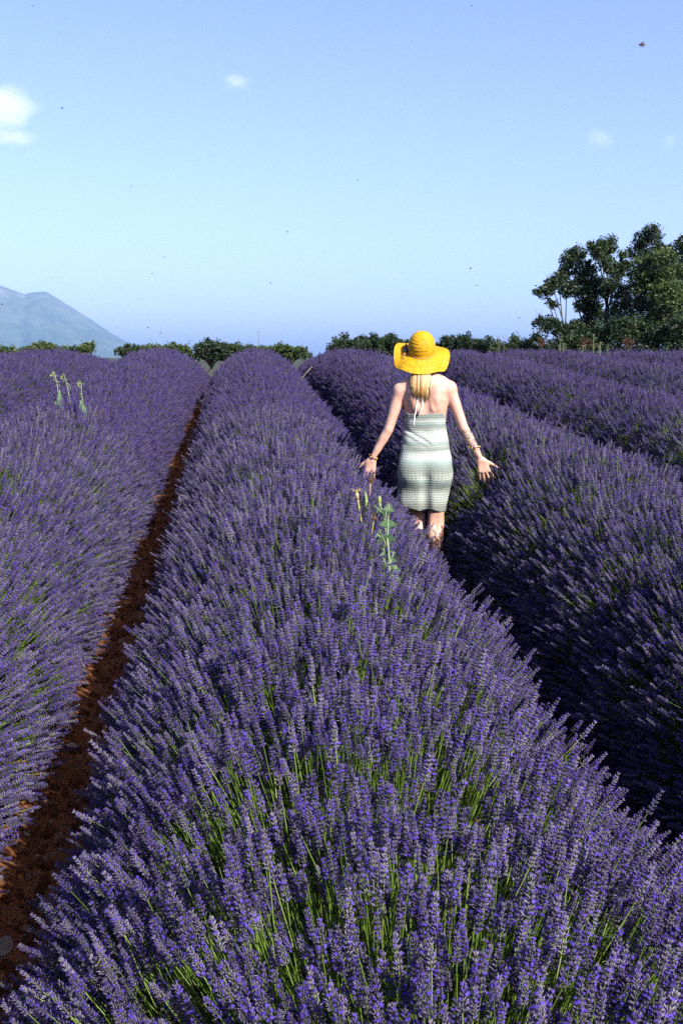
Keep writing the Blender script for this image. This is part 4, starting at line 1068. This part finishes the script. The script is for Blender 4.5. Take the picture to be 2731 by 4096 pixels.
# prickly lettuce in the middle row
foot, dL = on_row(1553, 2400, 0)
def wp(px, py, dz=0.0): return at(px, py, dL + dz) - foot
wt = empty('prickly_lettuce', foot); tag(wt, 'tall prickly lettuce weed with lobed leaves, before the woman', 'weed')
stem_px = [(1553, 2470, .05), (1553, 2400, 0), (1556, 2330, 0), (1557, 2260, -.01), (1552, 2190, -.01), (1546, 2140, 0), (1536, 2090, 0), (1526, 2040, .01), (1519, 2008, .01), (1517, 1996, .01)]
pts = [wp(*q) for q in stem_px]
mb = MB(); mb.tube(pts, [0.0046, 0.0045, 0.0044, 0.0042, 0.004, 0.0038, 0.0034, 0.003, 0.0026, 0.0022], 8); mb.build('stem', M['weed_stem'], wt)
mb = MB(); mb.ball(wp(1517, 2000, .01), (0.007, 0.007, 0.015), 8, 6)
for q in range(6): mb.ball(wp(1517 + random.uniform(-5, 5), 2003 + q * 5, .01), (0.004, 0.004, 0.008), 6, 5)
mb.build('bud_tip', M['bud'], wt)
for (bx_, by_, tx, ty, w_, lob, ph) in ((1549, 2160, 1554, 2035, 0.030, 3, 0.0), (1548, 2170, 1512, 2140, 0.026, 2, 0.4), (1543, 2182, 1524, 2135, 0.028, 2, 0.2), (1550, 2240, 1534, 2195, 0.024, 2, 0.1),
                                        (1556, 2338, 1580, 2270, 0.034, 3, 0.1), (1552, 2378, 1530, 2320, 0.026, 2, 0.3), (1568, 2385, 1588, 2425, 0.026, 2, 0.1), (1528, 2052, 1505, 2028, 0.016, 2, 0.2),
                                        (1538, 2095, 1545, 2040, 0.016, 1, 0.2), (1554, 2270, 1572, 2215, 0.022, 2, 0.2), (1556, 2300, 1538, 2245, 0.020, 2, 0.0)):
    b0, b1 = wp(bx_, by_), wp(tx, ty, random.uniform(-0.05, 0.02))
    mb = MB(); leaf_shape(mb, b0, b1 - b0, -FWD + UP * 0.4, (b1 - b0).length * 1.15, w_ * 1.15, lob + 2, 0.12, 0, 1, ph)
    mb.build('leaf', [M['weed_leaf'], M['midrib']], wt)

# dried dandelion-like stalks beside it
def stalk(name, label, px_pts, idx, r0, r1, stem_mat, head, parts=(), group=None):
    f, d = on_row(px_pts[0][0], px_pts[0][1], idx)
    root = empty(name, f); tag(root, label, 'weed', group)
    P = [at(q[0], q[1], d) - f for q in px_pts]
    P = [P[0] - UP * 0.12] + P
    mb = MB(); n = len(P); mb.tube(P, [r0 + (r1 - r0) * i / (n - 1) for i in range(n)], 6); mb.build('stem', stem_mat, root)
    top = P[-1]; dv = (P[-1] - P[-2]).normalized()
    if head == 'seed':
        mb = MB(); mb.ball(top, (0.008, 0.008, 0.012), 8, 6)
        for q in range(14):
            w = q * 2.4; s_ = RIGHT * math.cos(w) * 0.8 + FWD * math.sin(w) * 0.8
            mb.tube([top + s_ * 0.005, top + s_ * 0.014 - UP * 0.006, top + s_ * 0.016 - UP * 0.018], [0.003, 0.0022, 0.001], 4)
            mb.tube([top, top + s_ * 0.008 + UP * 0.014], [0.0025, 0.0008], 4)
        mb.build('seed_head', M['dry_head'], root)
    elif head == 'shaggy':
        mb = MB(); mb.tube([top - dv * 0.045, top - dv * 0.02, top], [0.005, 0.009, 0.006], 8)
        for q in range(9):
            w = q * 0.7; s_ = RIGHT * math.cos(w) + FWD * math.sin(w)
            mb.tube([top - dv * 0.02, top + s_ * 0.020 + UP * 0.006, top + s_ * 0.034 - UP * random.uniform(0.0, 0.02)], [0.0014, 0.0009, 0.0006], 4)
        mb.build('seed_head', M['straw_pale'], root)
    elif head == 'sheath':
        mb = MB(); mb.tube([top - dv * 0.11, top - dv * 0.06, top - dv * 0.02, top + dv * 0.004], [0.005, 0.010, 0.006, 0.0015], 8); mb.build('bud', M['bud'], root)
    elif head == 'nod':
        mb = MB()
        cur = [top, top + UP * 0.010 - RIGHT * 0.005, top + UP * 0.010 - RIGHT * 0.016, top - RIGHT * 0.022 - UP * 0.004]
        mb.tube(cur, [r1, r1 * 0.9, r1 * 0.7, r1 * 0.5], 5)
        for q in range(7): mb.ball(cur[3] + RIGHT * random.uniform(-.012, .012) + UP * random.uniform(-.03, .004) + FWD * random.uniform(-.01, .01), (0.006, 0.006, 0.008), 6, 5)
        for q in range(9):
            b_ = P[-1].lerp(P[-2], random.uniform(0.1, 1.3)); s_ = RIGHT * random.uniform(-1, 1) + FWD * random.uniform(-.6, .6)
            e = b_ + s_ * 0.022 + UP * random.uniform(-.01, .012); mb.tube([b_, e], [0.0012, 0.0009], 4); mb.ball(e, (0.004, 0.004, 0.006), 6, 4)
        mb.build('flower_head', M['bud'], root)
    elif head == 'plume':
        mb = MB()
        for q in range(16):
            b_ = P[-1].lerp(P[-2], random.uniform(0.0, 1.0)); s_ = RIGHT * random.uniform(-1, 1) + FWD * random.uniform(-.8, .8)
            e = b_ + s_ * 0.03 + UP * random.uniform(.01, .03); mb.tube([b_, e], [0.0018, 0.0012], 4); mb.ball(e, (0.005, 0.005, 0.009), 5, 4)
        mb.build('flower_head', M['bud'], root)
    for (bx_, by_, tx, ty, w_, lob) in parts:
        b0, b1 = at(bx_, by_, d) - f, at(tx, ty, d - 0.02) - f
        mb = MB(); leaf_shape(mb, b0, b1 - b0, -FWD + RIGHT * 0.3 + UP * 0.3, (b1 - b0).length, w_, lob, 0.10)
        mb.build('leaf', [M['weed_leaf'], M['midrib']], root)
    return root
stalk('dried_stalk', 'brown dried stalk with dark seed head below the left hand', [(1471, 2110), (1474, 2040), (1478, 1980), (1482, 1915)], 0, 0.0045, 0.0038, M['dry_stem'], 'seed')
stalk('dried_stalk', 'brown dried stalk with dark seed head beside the left calf', [(1627, 2215), (1634, 2160), (1638, 2115), (1641, 2085)], 0, 0.0035, 0.0032, M['dry_stem'], 'seed')
stalk('dried_stalk', 'short yellow stalk with drooping brown head by the lettuce weed', [(1486, 2155), (1489, 2115), (1494, 2085), (1496, 2068)], 0, 0.0032, 0.0032, M['yellow_stem'], 'seed')
stalk('goatsbeard', 'leaning yellow stalk with shaggy pale tip, left of its cluster', [(1451, 2130), (1444, 2080), (1434, 2020), (1424, 1960)], 0, 0.0042, 0.0040, M['yellow_stem'], 'shaggy')
stalk('goatsbeard', 'upright yellow green stalk with closed sheath tip, under the left hand', [(1466, 2120), (1471, 2060), (1465, 2010), (1461, 1968)], 0, 0.0042, 0.0032, M['yellow_stem'], 'sheath')
stalk('goatsbeard', 'short pale green stalk with pointed leaf in the cluster below the hand', [(1480, 2118), (1482, 2075), (1483, 2035)], 0, 0.0040, 0.0030, M['weed_stem'], 'sheath', [(1478, 2112), (1485, 2048), 0.006, 0] and [(1474, 2115, 1484, 2050, 0.008, 0)])
# three tall weeds in the left row
stalk('tall_weed', 'tallest of three weeds in the left row, bent flower head', [(240, 1655), (238, 1600), (230, 1540), (219, 1492)], -1, 0.005, 0.0035, M['weed_stem'], 'nod', [(240, 1655, 222, 1605, 0.026, 0), (239, 1620, 240, 1560, 0.020, 0), (243, 1632, 246, 1612, 0.012, 0)])
stalk('tall_weed', 'middle one of three weeds in the left row, sparse curled head', [(287, 1640), (279, 1590), (270, 1545), (258, 1500)], -1, 0.0045, 0.003, M['weed_stem'], 'nod', [(285, 1632, 276, 1592, 0.020, 0), (284, 1660, 268, 1625, 0.012, 0), (287, 1658, 306, 1638, 0.014, 0)])
stalk('tall_weed', 'shortest, rightmost of three weeds in the left row', [(340, 1690), (334, 1630), (328, 1580), (325, 1530)], -1, 0.005, 0.003, M['weed_stem'], 'nod', [(337, 1650, 322, 1600, 0.024, 0), (342, 1692, 345, 1630, 0.016, 0), (326, 1685, 313, 1655, 0.010, 0)])
mb_f, mb_d = on_row(392, 1690, -1)
root = empty('dried_weed', mb_f); tag(root, 'small rust orange dried weed right of the three tall weeds', 'weed'); mb = MB()
for q in range(26):
    s_ = RIGHT * random.uniform(-.05, .05) + FWD * random.uniform(-.05, .05); mb.tube([s_ * 0.3 - UP * 0.05, s_ * 0.8 + UP * 0.02, s_ + UP * random.uniform(.02, .09)], [0.003, 0.0025, 0.003], 4)
mb.build('dry_twigs', M['leaf_rust'], root)
# thin stalks standing up along the crest
for (px, y0_, y1_, idx, lab, hd, r_) in ((1032, 1412, 1318, 0, 'thin pale stalk rising from the crest of the middle row', 'plume', 0.006), (657, 1425, 1388, -1, 'short pale stalk on the rounded end of the left row', 'plume', 0.007),
                                     (604, 1412, 1352, -1, 'faint thin stalk above the left row near the mountain foot', 'plume', 0.004),
                                     (2239, 1402, 1362, 5, 'leftmost pale weed stalk below the tall trees', 'plume', 0.009), (2255, 1402, 1378, 5, 'short green weed beside the leftmost stalk below the trees', 'plume', 0.012),
                                     (2330, 1402, 1386, 5, 'small green weed under the rust bush below the trees', 'plume', 0.012), (2375, 1402, 1342, 6, 'tallest pale weed stalk below the tall trees', 'plume', 0.010),
                                     (2397, 1402, 1376, 6, 'green weed just right of the tallest stalk below the trees', 'plume', 0.012), (2428, 1402, 1380, 6, 'faint curved weed, rightmost below the trees', 'plume', 0.007),
                                     (1990, 1398, 1338, 4, 'thin whitish stalk between the hat and the tall trees', 'plume', 0.006), (2016, 1398, 1345, 4, 'second thin whitish stalk between the hat and the trees', 'plume', 0.005)):
    idx = min(idx, 6)
    q = at(px, y0_, 19.0); 
    root = empty('weed_stalk', q - UP * 0.25); tag(root, lab, 'weed', 'weed stalks along the crest')
    H = (y0_ - y1_) / FPX * 19.0 + 0.25
    mb = MB(); sw = random.uniform(-.02, .02)
    mb.tube([(0, 0, 0), (sw, 0, H * 0.5), (sw * 0.4 + random.uniform(-.02, .02), 0, H)], [r_ * 0.7, r_ * 0.6, r_ * 0.35], 5); mb.build('stem', M['crest_stem'], root)
    mb = MB()
    for j in range(22):
        z_ = H * random.uniform(0.35, 1.0); e = Vector((random.uniform(-.04, .04), random.uniform(-.03, .03), z_ + 0.02)); mb.tube([(sw * 0.7, 0, z_), e], [r_ * 0.35, r_ * 0.2], 4); mb.ball(e, (r_ * 0.7, r_ * 0.7, r_ * 1.2), 5, 4)
    mb.build('flower_head', M['crest_stem'], root)
# loose straws
def straw(label, pa, pb, d, r_=0.0022):
    a_, b_ = at(*pa, d), at(*pb, d); mb = MB(); k_ = (a_ + b_) / 2 + UP * 0.006
    mb.tube([Vector(), k_ - a_, b_ - a_], [r_, r_, r_ * 0.7], 5)
    o_ = mb.build('straw_stalk', M['straw_pale'], None, a_); tag(o_, label, 'straw', 'loose dry straws')
straw('long dry grass stalk leaning over the furrow at the crest', (1195, 1530), (1248, 1465), 12.6, 0.0026)
straw('dry straw poking out of the middle row beside the dark furrow', (1980, 2545), (2008, 2523), 4.75)
straw('dry straw bent over the left furrow edge', (305, 2612), (348, 2685), 4.9)
straw('two pale straw ends caught in the left row', (122, 2680), (155, 2715), 4.3)
straw('pale straw fragment in the lower right corner lavender', (2618, 3750), (2640, 3736), 1.72, 0.0016)
straw('pale broken straw at lower right, beside green stems', (2580, 3822), (2608, 3828), 1.66, 0.0016)

# ------------------------------------------------------------------ stones and clods in the left furrow
M['stone'] = surf('limestone', [(0.3, (0.16, 0.125, 0.09)), (0.6, (0.30, 0.25, 0.19)), (0.8, (0.42, 0.37, 0.30))], 18, 0.9, 0.6, 60)
M['stone_red'] = surf('ochre_stone', [(0.3, (0.11, 0.055, 0.028)), (0.7, (0.24, 0.14, 0.08))], 18, 0.95, 0.6, 60)
def rock_mesh(seed, mat_):
    g = np.random.default_rng(seed); mb = MB(); mb.ball((0, 0, 0), 1.0, 12, 9); V = np.array(mb.v)
    nz = Noise(3, 0.35, 8, seed); nz2 = Noise(3, 0.9, 8, seed + 1)
    V = V * (1 + 0.22 * nz(*V.T) + 0.08 * nz2(*V.T))[:, None]
    for q in range(6):
        n_ = g.normal(size=3); n_ /= np.linalg.norm(n_); d = V @ n_; c_ = g.uniform(0.55, 0.85); V = V - np.outer(np.clip(d - c_, 0, None) * 0.85, n_)
    mb.v = [tuple(q) for q in V]
    return mb.mesh('stone', [mat_], smooth=False)
def ground_at(px, py):
    d = 1.0
    while d < 30:
        q = at(px, py, d)
        if q.z < float(soil_z(q.x, q.y)): return q, d
        d += 0.01
    return q, d
rocks = [(18, 3785, 62, 40, 'stone', 'big pale rock at the lower left edge of the furrow'), (282, 2985, 32, 20, 'stone', 'grey brown stone half buried in the shaded furrow'),
         (105, 3335, 26, 13, 'stone', 'flat pale stone lying in the lower left furrow'), (72, 3280, 26, 14, 'stone', 'pale stone under the tips of the left row'),
         (8, 3510, 16, 14, 'stone', 'rounded pale stone at the left edge of the picture'), (300, 2880, 12, 12, 'stone_red', 'small ochre stone above the half buried stone'),
         (345, 2690, 18, 12, 'stone_red', 'ochre stone near the dry bent straw'), (400, 2745, 22, 12, 'stone_red', 'long ochre clod across the middle of the furrow'),
         (465, 2445, 8, 8, 'stone', 'tiny pale pebble far up the furrow'), (150, 3425, 12, 8, 'stone', 'small pebble on the ridged lower furrow'), (85, 3500, 10, 9, 'stone_red', 'small ochre pebble beside the lower furrow ridge')]
for q, (px, py, hw, hh, mt, lab) in enumerate(rocks):
    f, d = ground_at(px, py + hh * 0.5); s = d / FPX
    o_ = link('stone', rock_mesh(900 + q, M[mt]), None, f + UP * hh * s * 0.35); o_.scale = (hw * s, hw * s * 0.8, hh * s); o_.rotation_euler = (0, 0, random.uniform(0, 3))
    tag(o_, lab, 'stone', 'stones in the left furrow')
pc = bpy.data.collections.new('clod_shapes')
for i in range(5): pc.objects.link(bpy.data.objects.new('clod_shape_%d' % i, rock_mesh(950 + i, M['soil'] if i < 4 else M['stone_red'])))
NG_C = scatter_nodes('scatter_clods', pc)
for xf in FURROWS[3:7]:
    n = 9000; g = np.random.default_rng(int(xf * 10) + 77)
    X = xf + g.normal(0, 0.16, n); Y = 0.8 + 20 * g.uniform(0, 1, n) ** 1.7
    keep = np.abs(X - xf) < 0.45; X, Y = X[keep], Y[keep]; n = len(X)
    sz = 0.004 + 0.020 * g.uniform(0, 1, n) ** 4
    P = np.stack([X, Y, soil_z(X, Y) + sz * 0.2], -1)
    o_ = scatter('soil_clods', P, g.uniform(0, 6.28, (n, 3)), sz, g.integers(0, 5, n), NG_C); tag(o_, 'loose red clods and grit lying in a furrow', 'soil')

# ------------------------------------------------------------------ bees
M['bee'] = surf('bee_body', [(0.3, (0.012, 0.008, 0.004)), (0.7, (0.05, 0.03, 0.01))], 300, 0.6)
M['bee_amber'] = surf('bee_amber', [(0.3, (0.05, 0.024, 0.006)), (0.7, (0.09, 0.045, 0.012))], 300, 0.6)
m, t, o = nt('bee_wing'); p = node(t, 'ShaderNodeBsdfPrincipled'); p.inputs['Base Color'].default_value = (0.06, 0.055, 0.05, 1); p.inputs['Roughness'].default_value = 0.3
tr = node(t, 'ShaderNodeBsdfTransparent'); mx = node(t, 'ShaderNodeMixShader'); mx.inputs[0].default_value = 0.55
t.links.new(tr.outputs[0], mx.inputs[1]); t.links.new(p.outputs[0], mx.inputs[2]); t.links.new(mx.outputs[0], o.inputs['Surface']); M['wing'] = m
mb = MB(); mb.ball((0.0045, 0, 0), (0.0026, 0.0024, 0.0024), 8, 6, 0); mb.ball((0, 0, 0), (0.003, 0.0028, 0.0028), 8, 6, 1)
for i in range(4): mb.ball((-0.003 - 0.0018 * i, 0, -0.0003 * i), (0.0019, 0.0026 - 0.0004 * i, 0.0026 - 0.0004 * i), 8, 6, i % 2)
for s_ in (-1, 1):
    for i in range(3): mb.tube([(0.001 - 0.0015 * i, s_ * 0.002, -0.001), (0.001 - 0.002 * i, s_ * 0.0045, -0.003), (-0.001 - 0.002 * i, s_ * 0.005, -0.006)], 0.0004, 3, 0)
BEE = mb.mesh('bee_body', [M['bee'], M['bee_amber']])
mb = MB()
for x_, l_ in ((0.0005, 0.009), (-0.001, 0.0065)):
    mb.add([(x_, 0.001, 0.002), (x_ + 0.001, l_ * 0.5, 0.0045), (x_ - 0.001, l_, 0.0055), (x_ - 0.004, l_ * 0.8, 0.0045), (x_ - 0.003, l_ * 0.3, 0.003)], [(0, 1, 2, 3, 4)])
WING = mb.mesh('bee_wing', [M['wing']], smooth=False)
def bee(loc, rot, label, group, scale=1.0):
    r_ = empty('bee', loc); r_.rotation_euler = rot; r_.scale = (scale,) * 3; tag(r_, label, 'bee', group)
    link('bee_body', BEE, r_); w1 = link('wing', WING, r_); w2 = link('wing', WING, r_); w2.scale = (1, -1, 1)
flying = [(2564, 178, 20), (251, 432, 8), (132, 23, 5), (265, 75, 4), (1886, 23, 5), (526, 744, 5), (1430, 720, 5), (1150, 927, 6), (658, 1028, 5), (610, 1094, 5), (1082, 1132, 6), (1881, 1073, 7),
          (1904, 1141, 5), (1602, 437, 4), (592, 1310, 6), (2076, 1271, 6), (8, 1217, 7), (643, 1330, 6), (759, 1365, 6), (328, 1361, 6)]
BEE_TEXT = ['largest bee in flight, high in the sky at upper right', 'dark bee in flight just right of the white cloud puff', 'bee speck in the top left corner of the sky', 'bee speck second from the top left corner',
            'bee speck at the top edge of the sky, right of centre', 'bee speck in empty sky high above the mountain slope', 'bee speck in the very middle of the empty sky', 'bee speck high above the middle lavender row',
            'upper of two bee specks above the right mountain slope', 'lower of two bee specks above the right mountain slope', 'bee speck low in the sky above the middle row', 'bee speck right of and high above the hat',
            'smaller bee speck just under another, right of the hat', 'bee speck in the high sky right of the wispy cloud', 'bee speck beside the foot of the mountain slope', 'bee speck close to the left edge of the tall trees',
            'bee speck over the mountain peak at the left edge', 'bee speck above the bright green bush near the mountain foot', 'bee speck above the dark round tree at the furrow head', 'bee speck before the base of the mountain']
for q, (px, py, w_) in enumerate(flying):
    d = 0.013 * FPX / w_ * 0.9
    lab = BEE_TEXT[q]
    bee(at(px, py, d), (random.uniform(-.2, .2), random.uniform(-.2, .2), random.uniform(-.5, .5) + (0 if q % 2 else 3.1)), lab, 'bees in flight')
for px, py, lab in ((1672, 3150, 'bee on a spike left of the centre of the foreground'), (1908, 3285, 'bee on a flower spike among green stems at right'), (1622, 3080, 'bee on a spike in the middle of the row'), (1795, 3615, 'bee clinging to a spike at the bright green gap'),
                    (2510, 3740, 'bee on a spike near the lower right edge'), (134, 3600, 'bee at the tip of a spike over the left furrow'), (425, 3462, 'bee on a spike of the shaded left flank')):
    f, d = on_row(px, py, 0); q = at(px, py, d - 0.05); bee(q, (0.2, -0.6, random.uniform(0, 6)), lab, 'bees on the flowers', 1.15)

# ------------------------------------------------------------------ small clouds, far above the haze
def cloud(px, py, w_, h_, label, dens, seed, D=9000.0):
    s = D / FPX; c_ = at(px, py, D)
    mb = MB(); mb.ball((0, 0, 0), 1.0, 32, 20); o_ = None
    m, t, o = nt('cloud_vapour'); pv = node(t, 'ShaderNodeVolumePrincipled'); pv.inputs['Color'].default_value = (1, 1, 1, 1); pv.inputs['Anisotropy'].default_value = 0.0
    tc = node(t, 'ShaderNodeTexCoord'); ln = node(t, 'ShaderNodeVectorMath', operation='LENGTH'); t.links.new(tc.outputs['Object'], ln.inputs[0])
    mp = node(t, 'ShaderNodeMapping'); mp.inputs['Location'].default_value = (seed * 3.7, seed * 1.3, 0); t.links.new(tc.outputs['Object'], mp.inputs[0])
    n_ = node(t, 'ShaderNodeTexNoise'); n_.inputs['Scale'].default_value = 1.3; n_.inputs['Detail'].default_value = 6; n_.inputs['Roughness'].default_value = 0.6; t.links.new(mp.outputs[0], n_.inputs['Vector'])
    f = math_n(t, 'SUBTRACT', math_n(t, 'ADD', -0.28, math_n(t, 'MULTIPLY', n_.outputs['Fac'], 1.75)), ln.outputs['Value'])
    f = math_n(t, 'MULTIPLY', math_n(t, 'MAXIMUM', f, 0.0), dens)
    t.links.new(f, pv.inputs['Density']); t.links.new(pv.outputs[0], o.inputs['Volume'])
    o_ = mb.build('cloud', m, None, c_); o_.scale = (w_ * s, w_ * s, h_ * s); o_.rotation_euler = (0, 0, R(-YAW))
    tag(o_, label, 'cloud', 'small clouds'); return o_
cloud(-25, 402, 260, 185, 'bright white cloud puff at the left edge of the sky', 0.0042, 1)
cloud(40, 548, 190, 50, 'faint flat cloud below the bright puff at left', 0.0028, 2)
cloud(945, 328, 110, 42, 'small wispy cloud high in the middle of the sky', 0.0022, 3)
cloud(2395, 560, 100, 70, 'faint round cloud at right, above the trees', 0.0018, 4)
cloud(2680, 562, 56, 56, 'faintest cloud patch at the right edge of the sky', 0.0018, 5)
